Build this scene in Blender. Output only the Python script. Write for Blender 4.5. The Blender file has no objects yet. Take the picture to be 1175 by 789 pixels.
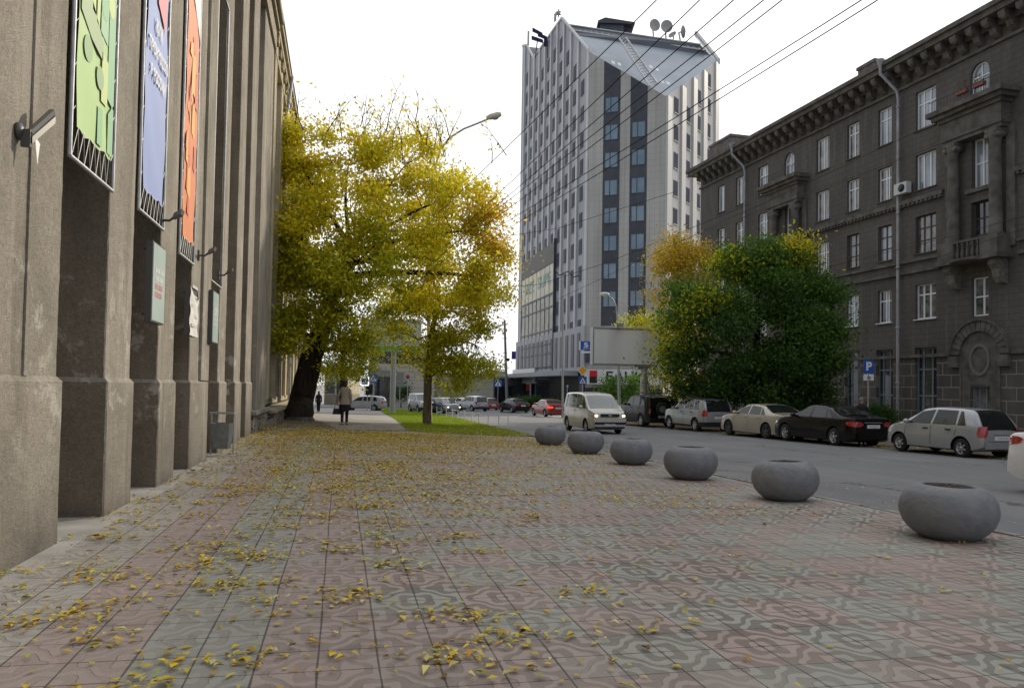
import bpy, bmesh, math, random
import numpy as np
from mathutils import Vector, Matrix
random.seed(7); RN = np.random.RandomState(11)
PI = math.pi; rad = math.radians
col = bpy.context.scene.collection
scene = bpy.context.scene

# ------------------------------------------------------------------ camera
CAM = Vector((0, 0, 1.5)); YAW = rad(12.6); PITCH = rad(1.69); ROLL = rad(0.95)
FPX = 880.0; PPX, PPY = 587.5, 418.0; IW, IH = 1175.0, 789.0
fw = Vector((math.sin(YAW)*math.cos(PITCH), math.cos(YAW)*math.cos(PITCH), math.sin(PITCH)))
r0 = Vector((math.cos(YAW), -math.sin(YAW), 0)); u0 = r0.cross(fw)
cr = r0*math.cos(ROLL) + u0*math.sin(ROLL)
cu = u0*math.cos(ROLL) - r0*math.sin(ROLL)
SL = 0.0135
def gz(x, y):                              # street falls away, the left pavement stays nearly level
    f = max(0.0, min(1.0, (x+2.7)/8.9)); g_ = max(0.0, min(1.0, (y-36)/30.0)); f = f+(1-f)*g_
    return -SL*max(-20.0, min(y, 150.0))*f
def ray(px, py): return fw + cr*((px-PPX)/FPX) + cu*((PPY-py)/FPX)
def G(px, py, dz=0.0):
    d = ray(px, py); F = lambda t: (CAM.z+d.z*t) - gz(CAM.x+d.x*t, CAM.y+d.y*t) - dz
    a = 1.0; b = a
    while F(b) > 0:
        a = b; b += 1.0
        if b > 165: raise ValueError((px, py))
    for _ in range(40):
        m_ = (a+b)/2
        if F(m_) > 0: a = m_
        else: b = m_
    return CAM + d*b
def at(px, py, depth): return CAM + ray(px, py)*depth
def gp(x, y, dz=0): return Vector((x, y, gz(x, y)+dz))
cam = bpy.data.cameras.new('camera'); camo = bpy.data.objects.new('camera', cam); col.objects.link(camo)
cam.sensor_fit = 'HORIZONTAL'; cam.sensor_width = 36; cam.lens = FPX/IW*36
cam.shift_y = (PPY-IH/2)/IW; cam.shift_x = 0; cam.clip_end = 4000; cam.clip_start = .05
camo.matrix_world = Matrix.Translation(CAM) @ Matrix((cr, cu, -fw)).transposed().to_4x4()
scene.camera = camo

# ------------------------------------------------------------------ frames + mesh builder
class Fr:
    def __init__(s, o=(0,0,0), ux=(1,0,0), n=None):
        s.o = Vector(o); s.ux = Vector(ux).normalized(); s.n = Vector(n).normalized() if n is not None else Vector((-s.ux.y, s.ux.x, 0))
        s.z = Vector((0,0,1))
    def w(s, p): return s.o + s.ux*p[0] + s.n*p[1] + s.z*p[2]
    def hit(s, px, py, off=0.0):          # pixel -> (along, height) on the wall plane
        d = ray(px, py); o = s.o + s.n*off
        t = (o-CAM).dot(s.n)/d.dot(s.n); p = CAM + d*t - s.o
        return p.dot(s.ux), (CAM + d*t).z - s.o.z
W0 = Fr((0,0,0), (1,0,0), (0,1,0))
class MB:
    def __init__(s, fr=W0): s.v = []; s.f = []; s.m = []; s.sm = []; s.fr = fr
    def add(s, vs, fs, m=0, smooth=False):
        b = len(s.v); s.v += [s.fr.w(p) for p in vs]
        for f in fs: s.f.append([b+i for i in f]); s.m.append(m); s.sm.append(smooth)
        return s
    def box(s, x0, x1, y0, y1, z0, z1, m=0):
        v = [(x0,y0,z0),(x1,y0,z0),(x1,y1,z0),(x0,y1,z0),(x0,y0,z1),(x1,y0,z1),(x1,y1,z1),(x0,y1,z1)]
        return s.add(v, [(0,3,2,1),(4,5,6,7),(0,1,5,4),(1,2,6,5),(2,3,7,6),(3,0,4,7)], m)
    def poly(s, pts, m=0): return s.add(pts, [tuple(range(len(pts)))], m)
    def prism(s, pts, d, m=0):            # pts polygon, d = extrusion vector
        n = len(pts); q = [tuple(p[i]+d[i] for i in range(3)) for p in pts]
        return s.add(list(pts)+q, [tuple(range(n))[::-1], tuple(range(n, 2*n))] + [(i, (i+1) % n, n+(i+1) % n, n+i) for i in range(n)], m)
    def tube(s, pts, r, seg=8, m=0, cap=True, smooth=True):
        pts = [Vector(p) for p in pts]; n = len(pts); rs = r if isinstance(r, (list, tuple)) else [r]*n
        vs = []; prev = None
        for i, p in enumerate(pts):
            t = (pts[min(i+1, n-1)] - pts[max(i-1, 0)])
            t = t.normalized() if t.length > 1e-9 else Vector((0,0,1))
            if prev is None:
                a = Vector((0,0,1)) if abs(t.z) < .9 else Vector((1,0,0))
                a = (a - t*a.dot(t)).normalized()
            else: a = (prev - t*prev.dot(t)).normalized()
            prev = a; b = t.cross(a)
            for k in range(seg):
                an = 2*PI*k/seg; vs.append(p + (a*math.cos(an) + b*math.sin(an))*rs[i])
        fs = [(i*seg+k, i*seg+(k+1) % seg, (i+1)*seg+(k+1) % seg, (i+1)*seg+k) for i in range(n-1) for k in range(seg)]
        s.add(vs, fs, m, smooth)
        if cap: s.add(vs[:seg], [tuple(range(seg))[::-1]], m); s.add(vs[-seg:], [tuple(range(seg))], m)
        return s
    def lathe(s, prof, c=(0,0,0), seg=24, m=0, axis='z', smooth=True):
        vs = []
        for (r, z) in prof:
            for k in range(seg):
                a = 2*PI*k/seg; x, y = r*math.cos(a), r*math.sin(a)
                vs.append((c[0]+x, c[1]+y, c[2]+z) if axis == 'z' else ((c[0]+x, c[1]+z, c[2]+y) if axis == 'y' else (c[0]+z, c[1]+x, c[2]+y)))
        fs = [(i*seg+k, i*seg+(k+1) % seg, (i+1)*seg+(k+1) % seg, (i+1)*seg+k) for i in range(len(prof)-1) for k in range(seg)]
        return s.add(vs, fs, m, smooth)
    def grid(s, rows, m=0, smooth=True):
        n = len(rows[0]); vs = [p for r_ in rows for p in r_]
        return s.add(vs, [(i*n+j, i*n+j+1, (i+1)*n+j+1, (i+1)*n+j) for i in range(len(rows)-1) for j in range(n-1)], m, smooth)
    def ell(s, c, r, seg=12, rings=8, m=0):
        prof = [(math.sin(PI*i/rings), -math.cos(PI*i/rings)) for i in range(rings+1)]
        vs = [(c[0]+r[0]*q*math.cos(2*PI*k/seg), c[1]+r[1]*q*math.sin(2*PI*k/seg), c[2]+r[2]*z) for q, z in prof for k in range(seg)]
        return s.add(vs, [(i*seg+k, i*seg+(k+1) % seg, (i+1)*seg+(k+1) % seg, (i+1)*seg+k) for i in range(rings) for k in range(seg)], m, True)
    def build(s, name, mats, parent=None, local=False):
        me = bpy.data.meshes.new(name); me.from_pydata([tuple(p) for p in s.v], [], s.f)
        if not isinstance(mats, (list, tuple)): mats = [mats]
        for m in mats: me.materials.append(m)
        me.polygons.foreach_set('material_index', s.m); me.polygons.foreach_set('use_smooth', s.sm); me.update()
        o = bpy.data.objects.new(name, me); col.objects.link(o)
        if parent:
            o.parent = parent
            if not local:
                top = parent; M = Matrix.Identity(4)
                chain = []
                while top: chain.append(top); top = top.parent
                for q in reversed(chain):
                    if q.parent: M = M @ q.matrix_parent_inverse
                    M = M @ (Matrix.Translation(q.location) @ q.rotation_euler.to_matrix().to_4x4())
                o.matrix_parent_inverse = M.inverted()
        return o
def tag(o, label, cat, group=None):
    o['label'] = label; o['category'] = cat
    if group: o['group'] = group
    return o
def thing(name, label, cat, loc=(0,0,0), rz=0, group=None):
    o = bpy.data.objects.new(name, None); col.objects.link(o); o.empty_display_size = .2
    o.location = loc; o.rotation_euler = (0,0,rz); return tag(o, label, cat, group)
def struct(name, mb, mat):
    o = mb.build(name, mat); o['kind'] = 'structure'; return o
def dup(o, parent=None):
    c = o.copy(); col.objects.link(c)
    if parent: c.parent = parent
    for ch in list(o.children): dup(ch, c)
    return c
def relight(*a): pass

# ------------------------------------------------------------------ materials
def mat(name, c, rough=.8, metal=0.0, noise=0.0, nscale=3.0, bump=0.0, bscale=40.0, spec=.3, emit=None, c2=None, detail=4.0, coat=0.0, bdist=.02, streak=False):
    m = bpy.data.materials.new(name); m.use_nodes = True; nt = m.node_tree; b = nt.nodes['Principled BSDF']
    b.inputs['Roughness'].default_value = rough; b.inputs['Metallic'].default_value = metal
    b.inputs['Specular IOR Level'].default_value = spec; b.inputs['Base Color'].default_value = (*c, 1)
    b.inputs['Coat Weight'].default_value = coat
    if emit: b.inputs['Emission Color'].default_value = (*emit[0], 1); b.inputs['Emission Strength'].default_value = emit[1]
    tc = nt.nodes.new('ShaderNodeTexCoord')
    if noise or c2:
        n = nt.nodes.new('ShaderNodeTexNoise'); n.inputs['Scale'].default_value = nscale; n.inputs['Detail'].default_value = detail
        src = tc.outputs['Object']
        if streak:
            mp = nt.nodes.new('ShaderNodeMapping'); mp.inputs['Scale'].default_value = (1,1,.12); nt.links.new(src, mp.inputs[0]); src = mp.outputs[0]
        nt.links.new(src, n.inputs['Vector'])
        r = nt.nodes.new('ShaderNodeValToRGB'); nt.links.new(n.outputs['Fac'], r.inputs[0])
        r.color_ramp.elements[0].position = .32; r.color_ramp.elements[1].position = .68
        ca = c2 if c2 else tuple(x*(1-noise) for x in c); cb = c if c2 else tuple(min(1, x*(1+noise)) for x in c)
        r.color_ramp.elements[0].color = (*ca, 1); r.color_ramp.elements[1].color = (*cb, 1)
        nt.links.new(r.outputs[0], b.inputs['Base Color'])
    if bump:
        n2 = nt.nodes.new('ShaderNodeTexNoise'); n2.inputs['Scale'].default_value = bscale; n2.inputs['Detail'].default_value = 3
        nt.links.new(tc.outputs['Object'], n2.inputs['Vector'])
        bp = nt.nodes.new('ShaderNodeBump'); bp.inputs['Strength'].default_value = bump; bp.inputs['Distance'].default_value = bdist
        nt.links.new(n2.outputs['Fac'], bp.inputs['Height']); nt.links.new(bp.outputs[0], b.inputs['Normal'])
    return m
class NT:                                   # little maths-node helper
    def __init__(s, m): s.nt = m.node_tree; s.b = s.nt.nodes['Principled BSDF']
    def n(s, t, **k):
        x = s.nt.nodes.new(t)
        for a, v in k.items(): setattr(x, a, v)
        return x
    def put(s, sock, v):
        if isinstance(v, (int, float)): sock.default_value = v
        elif isinstance(v, tuple): sock.default_value = v if len(v) == 4 or len(sock.default_value) == 3 else (*v, 1)
        else: s.nt.links.new(v, sock)
    def M(s, op, a, b=0.0, c=0.0):
        x = s.n('ShaderNodeMath', operation=op); s.put(x.inputs[0], a); s.put(x.inputs[1], b)
        if op in ('MULTIPLY_ADD', 'SMOOTH_MIN', 'COMPARE'): s.put(x.inputs[2], c)
        return x.outputs[0]
    def mix(s, f, a, b, bt='MIX'):
        x = s.n('ShaderNodeMix', data_type='RGBA', blend_type=bt); s.put(x.inputs[0], f); s.put(x.inputs[6], a); s.put(x.inputs[7], b); return x.outputs[2]
    def noise(s, vec, sc, det=3.0, rough=.5):
        x = s.n('ShaderNodeTexNoise'); s.nt.links.new(vec, x.inputs['Vector']); x.inputs['Scale'].default_value = sc; x.inputs['Detail'].default_value = det; x.inputs['Roughness'].default_value = rough
        return x.outputs['Fac']
    def rng(s, v, a, b, c=0.0, d=1.0):
        x = s.n('ShaderNodeMapRange'); s.put(x.inputs[0], v); x.inputs[1].default_value = a; x.inputs[2].default_value = b; x.inputs[3].default_value = c; x.inputs[4].default_value = d
        return x.outputs[0]
    def xyz(s):
        tc = s.n('ShaderNodeTexCoord'); sp = s.n('ShaderNodeSeparateXYZ'); s.nt.links.new(tc.outputs['Object'], sp.inputs[0])
        return tc.outputs['Object'], sp.outputs[0], sp.outputs[1], sp.outputs[2]
    def comb(s, x, y, z):
        c = s.n('ShaderNodeCombineXYZ'); s.put(c.inputs[0], x); s.put(c.inputs[1], y); s.put(c.inputs[2], z); return c.outputs[0]
    def bump(s, h, st, d=.02):
        b = s.n('ShaderNodeBump'); b.inputs['Strength'].default_value = st; b.inputs['Distance'].default_value = d
        s.nt.links.new(h, b.inputs['Height']); s.nt.links.new(b.outputs[0], s.b.inputs['Normal'])

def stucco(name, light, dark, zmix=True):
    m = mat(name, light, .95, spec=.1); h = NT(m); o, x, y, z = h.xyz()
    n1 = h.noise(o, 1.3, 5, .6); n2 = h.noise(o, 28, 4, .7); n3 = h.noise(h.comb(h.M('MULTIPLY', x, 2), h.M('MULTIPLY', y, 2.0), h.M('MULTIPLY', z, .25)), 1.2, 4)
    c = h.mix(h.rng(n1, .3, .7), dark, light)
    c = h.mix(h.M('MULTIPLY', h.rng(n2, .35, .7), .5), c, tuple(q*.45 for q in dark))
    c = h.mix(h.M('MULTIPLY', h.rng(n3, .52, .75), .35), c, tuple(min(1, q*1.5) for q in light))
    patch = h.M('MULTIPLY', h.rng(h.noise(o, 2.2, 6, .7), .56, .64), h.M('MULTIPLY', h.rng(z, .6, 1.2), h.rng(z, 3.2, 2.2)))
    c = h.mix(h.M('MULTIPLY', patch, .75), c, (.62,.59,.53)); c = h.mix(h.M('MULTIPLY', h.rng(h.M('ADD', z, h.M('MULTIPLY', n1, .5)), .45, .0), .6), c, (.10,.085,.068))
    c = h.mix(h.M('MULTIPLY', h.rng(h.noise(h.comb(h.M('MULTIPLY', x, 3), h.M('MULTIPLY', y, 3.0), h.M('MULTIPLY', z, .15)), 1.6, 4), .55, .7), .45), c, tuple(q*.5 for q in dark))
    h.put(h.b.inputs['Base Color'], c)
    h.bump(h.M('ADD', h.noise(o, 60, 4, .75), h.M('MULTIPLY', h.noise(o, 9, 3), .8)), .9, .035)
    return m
M = {}
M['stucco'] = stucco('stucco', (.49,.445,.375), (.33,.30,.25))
M['recess_shade'] = stucco('stucco_painted_shade', (.33,.285,.23), (.22,.19,.15))  # darker copy of the stucco, shade between the pillars painted into its colour
M['stucco_pale'] = stucco('stucco_pale', (.50,.45,.36), (.38,.34,.26))
M['cream'] = stucco('cream_plaster', (.62,.54,.40), (.45,.39,.28))
M['concrete'] = mat('concrete', (.25,.24,.225), .9, noise=.25, nscale=6, bump=.5, bscale=60)
M['planter'] = mat('planter_paint', (.185,.192,.208), .6, noise=.12, nscale=5, bump=.5, bscale=14, spec=.35, bdist=.03)
M['slab'] = mat('pale_slab', (.42,.40,.36), .9, noise=.2, nscale=2, bump=.5, bscale=60)
M['soil'] = mat('soil', (.05,.04,.03), 1, noise=.4, nscale=20, bump=1, bscale=30)
M['dark'] = mat('dark_void', (.012,.012,.014), .6)
M['black'] = mat('black_plastic', (.02,.02,.022), .5)
M['rubber'] = mat('rubber', (.022,.022,.022), .85)
M['alloy'] = mat('alloy', (.42,.42,.44), .35, .8)
M['galv'] = mat('galvanised', (.42,.43,.45), .5, .6, noise=.15, nscale=8)
M['steel'] = mat('dark_steel', (.10,.10,.10), .5, .5)
M['white'] = mat('white_paint', (.75,.75,.73), .5)
M['wframe'] = mat('white_window_frame', (.86,.87,.88), .5)
M['bframe'] = mat('blue_grey_frame', (.20,.24,.28), .5)
M['brown_frame'] = mat('old_wood_frame', (.10,.085,.07), .7)
M['bark'] = mat('bark', (.045,.035,.028), 1, noise=.5, nscale=9, bump=1, bscale=18, bdist=.06, spec=.05, streak=True)
M['bark_brown'] = mat('bark_brown', (.14,.108,.076), 1, noise=.4, nscale=9, bump=1, bscale=18, bdist=.05, spec=.05, streak=True)
M['whitewash'] = mat('whitewash', (.16,.15,.13), 1, c2=(.07,.06,.05), nscale=5, bump=.8, bscale=20)
M['asphalt'] = mat('asphalt', (.205,.207,.21), .9, noise=.16, nscale=.35, bump=.5, bscale=160, spec=.25, detail=8, bdist=.01)
M['asphalt_pale'] = mat('asphalt_pale', (.30,.285,.26), .95, noise=.2, nscale=.8, bump=.4, bscale=120, detail=7, bdist=.01)
M['ground'] = mat('ground_dust', (.27,.26,.25), .95, noise=.15, nscale=.2, detail=6)
M['dirt'] = mat('dirt', (.16,.13,.09), 1, noise=.4, nscale=1.5, bump=.8, bscale=30, detail=8)
M['kerb'] = mat('kerb_stone', (.26,.25,.235), .9, noise=.3, nscale=3, bump=.5, bscale=50)
M['stone_rubble'] = mat('rubble', (.2,.18,.15), 1)
M['text_white'] = mat('letter_white', (.8,.8,.78), .6)
M['text_dark'] = mat('letter_dark', (.03,.03,.035), .6)
M['sign_blue'] = mat('sign_blue', (.015,.09,.42), .4)
M['sign_amber'] = mat('sign_amber', (.85,.38,.02), .4)
M['sign_red'] = mat('sign_red', (.6,.02,.03), .4)
M['sign_green'] = mat('sign_green', (.05,.45,.15), .4)
M['sign_grey'] = mat('sign_back_grey', (.3,.31,.32), .5, .5)
M['ac'] = mat('ac_casing', (.6,.6,.58), .5)
def glass(name, c, metal=.0, rough=.06, spec=.9, c2=None, sc=.6):
    return mat(name, c, rough, metal, spec=spec, c2=c2, nscale=sc, coat=.6)
M['g_sky'] = glass('sky_reflection_glass', (.40,.45,.50), c2=(.12,.14,.16), sc=.5)  # pale base colour stands for curtains and the sky's reflection, painted in
M['g_dark'] = glass('dark_glass', (.05,.055,.06), c2=(.012,.013,.015), sc=.7)
M['g_curt'] = glass('curtained_glass', (.26,.26,.24), c2=(.06,.06,.055), sc=2.5)
M['g_tower'] = glass('tower_glass', (.10,.17,.23), c2=(.22,.31,.38), sc=.25)
M['g_tdark'] = mat('tower_dark_glass', (.05,.06,.075), .6, spec=.12, c2=(.085,.10,.12), nscale=.3)
M['g_bay'] = mat('bay_glass_reflection', (.36,.34,.22), .3, spec=.3, c2=(.07,.085,.065), nscale=.9, detail=6)  # reflected buildings painted into the glass colour as olive noise
M['g_baytop'] = mat('bay_panel', (.62,.58,.42), .4, noise=.15, nscale=.5)
M['g_car'] = mat('car_glass', (.012,.015,.015), .05, spec=.5)
M['g_carlight'] = glass('car_windscreen', (.045,.07,.07), rough=.04, spec=1.0)
def paint(name, c, metal=.0, rough=.35, dirt=.35, dc=(.16,.13,.09)):
    m = mat(name, c, rough, metal, spec=.5, coat=.8); h = NT(m); o, x, y, z = h.xyz()
    d = h.M('MULTIPLY', h.rng(z, .75, .2), h.rng(h.noise(o, 5, 5), .25, .75, .4, 1)); d = h.M('MULTIPLY', d, dirt)
    h.put(h.b.inputs['Base Color'], h.mix(d, (*c, 1), (*dc, 1))); h.put(h.b.inputs['Roughness'], h.M('ADD', rough, h.M('MULTIPLY', d, .5)))
    h.b.inputs['Coat Roughness'].default_value = .08
    return m
M['silver'] = paint('silver_paint', (.36,.375,.39), .35, dirt=.5, dc=(.22,.20,.17))
M['beige'] = paint('champagne_paint', (.44,.40,.32), .3, dirt=.5, dc=(.26,.22,.15))
M['blackp'] = paint('black_paint', (.004,.004,.006), 0, .22, .02)
M['vanp'] = paint('pearl_paint', (.50,.49,.44), .15, dirt=.8, dc=(.34,.31,.22))
M['blackp'].node_tree.nodes['Principled BSDF'].inputs['Coat Weight'].default_value = .12
M['blackp'].node_tree.nodes['Principled BSDF'].inputs['Specular IOR Level'].default_value = .3
M['redp'] = paint('red_paint', (.28,.02,.02), .1, dirt=.4)
M['whitep'] = paint('white_car_paint', (.78,.78,.77), 0, dirt=.25)
M['bluep'] = paint('dark_blue_paint', (.035,.05,.075), .2, dirt=.4)
M['tail'] = mat('tail_lens', (.38,.01,.015), .15, spec=.8, coat=1)
M['tail_on'] = mat('tail_lens_lit', (.6,.02,.02), .2, emit=((1,.06,.03), 1.3))
M['head'] = mat('head_lens', (.55,.57,.58), .1, .3, spec=1, coat=1)
M['head_on'] = mat('head_lens_lit', (.9,.8,.6), .2, emit=((1,.80,.50), 3.0))
M['amber'] = mat('amber_lens', (.7,.2,.02), .2)
M['skin'] = mat('skin', (.50,.30,.22), .6)

h = NT(M['asphalt']); o, x, y, z = h.xyz(); dx_, dy_ = math.sin(rad(-3.5)), math.cos(rad(-3.5))
al_ = h.M('ADD', h.M('MULTIPLY', x, dx_), h.M('MULTIPLY', y, dy_)); ac_ = h.M('SUBTRACT', h.M('MULTIPLY', x, dy_), h.M('MULTIPLY', y, dx_))
c = h.mix(h.rng(h.noise(o, .3, 7, .6), .3, .7), (.175,.177,.18), (.232,.233,.233)); c = h.mix(h.M('MULTIPLY', h.rng(h.noise(h.comb(ac_, h.M('MULTIPLY', al_, .05), 0.0), 1.3, 4), .42, .62), .35), c, (.14,.142,.146))
c = h.mix(h.M('MULTIPLY', h.rng(h.noise(o, 1.9, 5, .7), .62, .7), .5), c, (.11,.112,.115)); vo_ = h.n('ShaderNodeTexVoronoi', feature='DISTANCE_TO_EDGE'); vo_.inputs['Scale'].default_value = .22
h.nt.links.new(h.comb(h.M('ADD', x, h.M('MULTIPLY', h.noise(o, 1.2, 4), 2.0)), h.M('ADD', y, h.M('MULTIPLY', h.noise(o, 1.0, 4), 2.0)), 0.0), vo_.inputs['Vector'])
c = h.mix(h.M('MULTIPLY', h.M('LESS_THAN', vo_.outputs['Distance'], .006), .7), c, (.05,.05,.05)); c = h.mix(h.M('MULTIPLY', h.rng(h.noise(o, 90, 2, .8), .5, .8), .35), c, (.36,.36,.35)); h.put(h.b.inputs['Base Color'], c)
# ------------------------------------------------------------------ text as mesh
def text_polys(txt, size=1.0, extrude=0.0, align='CENTER', wide=1.0, bold=0.0):
    cu_ = bpy.data.curves.new('t', 'FONT'); cu_.body = txt; cu_.size = size; cu_.align_x = align; cu_.align_y = 'CENTER'; cu_.offset = bold
    o = bpy.data.objects.new('t', cu_); col.objects.link(o); dg = bpy.context.evaluated_depsgraph_get()
    me = bpy.data.meshes.new_from_object(o.evaluated_get(dg)); vs = [(v.co.x*wide, v.co.y) for v in me.vertices]; fs = [tuple(p.vertices) for p in me.polygons]
    bpy.data.objects.remove(o); bpy.data.meshes.remove(me)
    return vs, fs
def put_text(mb, txt, cx, y, cz, size, m=0, wide=1.0, align='CENTER', flip=False, bold=0.0):
    vs, fs = text_polys(txt, size, align=align, wide=wide, bold=bold); s = -1 if flip else 1
    mb.add([(cx+s*a, y, cz+b) for a, b in vs], fs, m)

# ------------------------------------------------------------------ world, sun
SUN_AZ, SUN_EL = rad(50), rad(25.6)          # azimuth from +Y towards +X
w = bpy.data.worlds.new('World'); scene.world = w; w.use_nodes = True; nt = w.node_tree
bg = nt.nodes['Background']; sky = nt.nodes.new('ShaderNodeTexSky'); sky.sky_type = 'NISHITA'; sky.sun_disc = False
sky.sun_elevation = SUN_EL; sky.sun_rotation = SUN_AZ; sky.air_density = 1.0; sky.dust_density = 2.5; sky.ozone_density = 1.0
tc = nt.nodes.new('ShaderNodeTexCoord'); no = nt.nodes.new('ShaderNodeTexNoise'); no.inputs['Scale'].default_value = 1.6; no.inputs['Detail'].default_value = 6
mp = nt.nodes.new('ShaderNodeMapping'); mp.inputs['Scale'].default_value = (1,1,2.6); nt.links.new(tc.outputs['Generated'], mp.inputs[0]); nt.links.new(mp.outputs[0], no.inputs['Vector'])
sp = nt.nodes.new('ShaderNodeVectorMath'); sp.operation = 'DOT_PRODUCT'; nt.links.new(tc.outputs['Generated'], sp.inputs[0])
sp.inputs[1].default_value = (math.sin(SUN_AZ)*math.cos(SUN_EL), math.cos(SUN_AZ)*math.cos(SUN_EL), math.sin(SUN_EL))
def wm(op, a, b):
    x = nt.nodes.new('ShaderNodeMath'); x.operation = op; x.use_clamp = False
    for i, v in enumerate((a, b)):
        if isinstance(v, (int, float)): x.inputs[i].default_value = v
        else: nt.links.new(v, x.inputs[i])
    return x.outputs[0]
g = wm('ADD', wm('MULTIPLY', sp.outputs['Value'], .80), wm('MULTIPLY', wm('SUBTRACT', no.outputs['Fac'], .33), 2.6))
mr = nt.nodes.new('ShaderNodeMapRange'); nt.links.new(g, mr.inputs[0]); mr.inputs[1].default_value = .3; mr.inputs[2].default_value = 1.0; mr.inputs[3].default_value = .72; mr.inputs[4].default_value = 1.0
mx = nt.nodes.new('ShaderNodeMix'); mx.data_type = 'RGBA'; nt.links.new(mr.outputs[0], mx.inputs[0]); nt.links.new(sky.outputs[0], mx.inputs[6])
cl = nt.nodes.new('ShaderNodeMix'); cl.data_type = 'RGBA'; mr2 = nt.nodes.new('ShaderNodeMapRange'); nt.links.new(g, mr2.inputs[0]); mr2.inputs[1].default_value = -.1; mr2.inputs[2].default_value = 1.75
nt.links.new(mr2.outputs[0], cl.inputs[0]); cl.inputs[6].default_value = (2.8,3.0,3.5,1); cl.inputs[7].default_value = (11.3,11.2,11.2,1)
nt.links.new(cl.outputs[2], mx.inputs[7]); nt.links.new(mx.outputs[2], bg.inputs['Color']); bg.inputs['Strength'].default_value = .148
sl = bpy.data.lights.new('sun', 'SUN'); sl.energy = 3.8; sl.angle = rad(3.0); sl.color = (1,.90,.74)
so = bpy.data.objects.new('sun', sl); col.objects.link(so)
sd = Vector((math.sin(SUN_AZ)*math.cos(SUN_EL), math.cos(SUN_AZ)*math.cos(SUN_EL), math.sin(SUN_EL)))
so.rotation_euler = sd.to_track_quat('Z', 'Y').to_euler(); so.location = (20, 20, 60)
scene.view_settings.view_transform = 'Standard'; scene.view_settings.look = 'None'; scene.view_settings.exposure = 0

scene.cycles.max_bounces = 5; scene.cycles.diffuse_bounces = 2; scene.cycles.glossy_bounces = 2; scene.cycles.transmission_bounces = 2; scene.cycles.transparent_max_bounces = 2
# ================================================================== SETTING: ground, road, pavement
def sheet(name, pts, dz, m, thick=0):
    bm = bmesh.new(); bm.faces.new([bm.verts.new((p[0], p[1], 0)) for p in pts])
    def cuts(lo, hi, ls, ax_):
        for c in ls:
            if lo < c < hi: bmesh.ops.bisect_plane(bm, geom=bm.verts[:]+bm.edges[:]+bm.faces[:], plane_co=(c,0,0) if ax_ == 0 else (0,c,0), plane_no=(1,0,0) if ax_ == 0 else (0,1,0), dist=1e-5)
    xs_ = [p[0] for p in pts]; ys_ = [p[1] for p in pts]
    cuts(min(xs_), max(xs_), [-2.7+8.9*k/8 for k in range(9)], 0); cuts(min(ys_), max(ys_), [-20, 0]+[3*k for k in range(1, 24)]+[80, 100, 120, 150], 1)
    if thick:
        ed = [e for e in bm.edges if e.is_boundary]; r_ = bmesh.ops.extrude_edge_only(bm, edges=ed); low = {v for v in r_['geom'] if isinstance(v, bmesh.types.BMVert)}
    else: low = set()
    for v in bm.verts: v.co.z = gz(v.co.x, v.co.y)+dz-(thick if v in low else 0)
    bmesh.ops.recalc_face_normals(bm, faces=bm.faces)
    if sum(f.normal.z for f in bm.faces) < 0: bmesh.ops.reverse_faces(bm, faces=bm.faces)
    me = bpy.data.meshes.new(name); bm.to_mesh(me); bm.free(); me.materials.append(m); o = bpy.data.objects.new(name, me); col.objects.link(o); o['kind'] = 'structure'; return o
sheet('ground', [(-900,-60),(900,-60),(900,2500),(-900,2500)], -.12, M['ground'])
kp = [G(1175,615), G(935,568), G(820,543.6), G(700,518.5), G(612,499.5)]
d0 = (kp[0]-kp[1]).normalized(); near = kp[0]+d0*14
gr_edge = [G(612,499.5), G(583,493), G(549,485), G(519,477.5), G(480,471), G(452,467.5)]      # kerb along the grass
rkA, rkB = G(1162,533.5,-.06), G(725,490.5,-.06)        # left side of the parked cars
rd = (rkB-rkA).normalized(); rn = Vector((rd.y, -rd.x, 0))
RK = lambda s, t: rkA + rd*s + rn*t                     # s along the road away from camera, t to the right
e_far = gr_edge[-1]
road = [near, kp[0], kp[1], kp[2], kp[3]] + gr_edge + [e_far+Vector((-30,6,0)), Vector((-30,140,0)), Vector((60,140,0)), RK(60,2.3), RK(-25,2.3)]
sheet('road', road, -.06, M['asphalt'])
sheet('verge', [RK(-25,1.5), RK(34,1.5), RK(34,6.4), RK(-25,6.4)], -.045, M['dirt'])
sheet('far_pavement', [RK(-25,6.4), RK(40,6.4), RK(40,17), RK(-25,17)], -.03, M['asphalt_pale'])

# tiles
mt = mat('pavement_tiles', (.3,.3,.3), .8, spec=.3); h = NT(mt); o, x, y, z = h.xyz(); T = .325
wob = h.M('MULTIPLY', h.M('SUBTRACT', h.noise(o, 1.1, 2), .5), .02)
xs = h.M('DIVIDE', h.M('SUBTRACT', h.M('ADD', x, wob), .24), T); ys = h.M('DIVIDE', h.M('ADD', y, wob), T)
ix = h.M('FLOOR', xs); iy = h.M('FLOOR', ys); fx = h.M('SUBTRACT', xs, ix); fy = h.M('SUBTRACT', ys, iy)
bx2 = h.M('FLOOR', h.M('DIVIDE', xs, 2.0)); by2 = h.M('FLOOR', h.M('DIVIDE', ys, 2.0))
chk = h.M('FLOORED_MODULO', h.M('ADD', bx2, by2), 2.0)
wn = h.n('ShaderNodeTexWhiteNoise', noise_dimensions='3D'); h.nt.links.new(h.comb(ix, iy, 0.0), wn.inputs['Vector']); rnd = wn.outputs['Value']
wn2 = h.n('ShaderNodeTexWhiteNoise', noise_dimensions='3D'); h.nt.links.new(h.comb(bx2, by2, 3.0), wn2.inputs['Vector'])
flip = h.M('GREATER_THAN', wn2.outputs['Value'], .9); chk = h.M('ABSOLUTE', h.M('SUBTRACT', chk, flip))
stripe = h.M('FLOORED_MODULO', bx2, 2.0)                 # -1 red(1) -2 green(0) -3 red(1)
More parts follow.
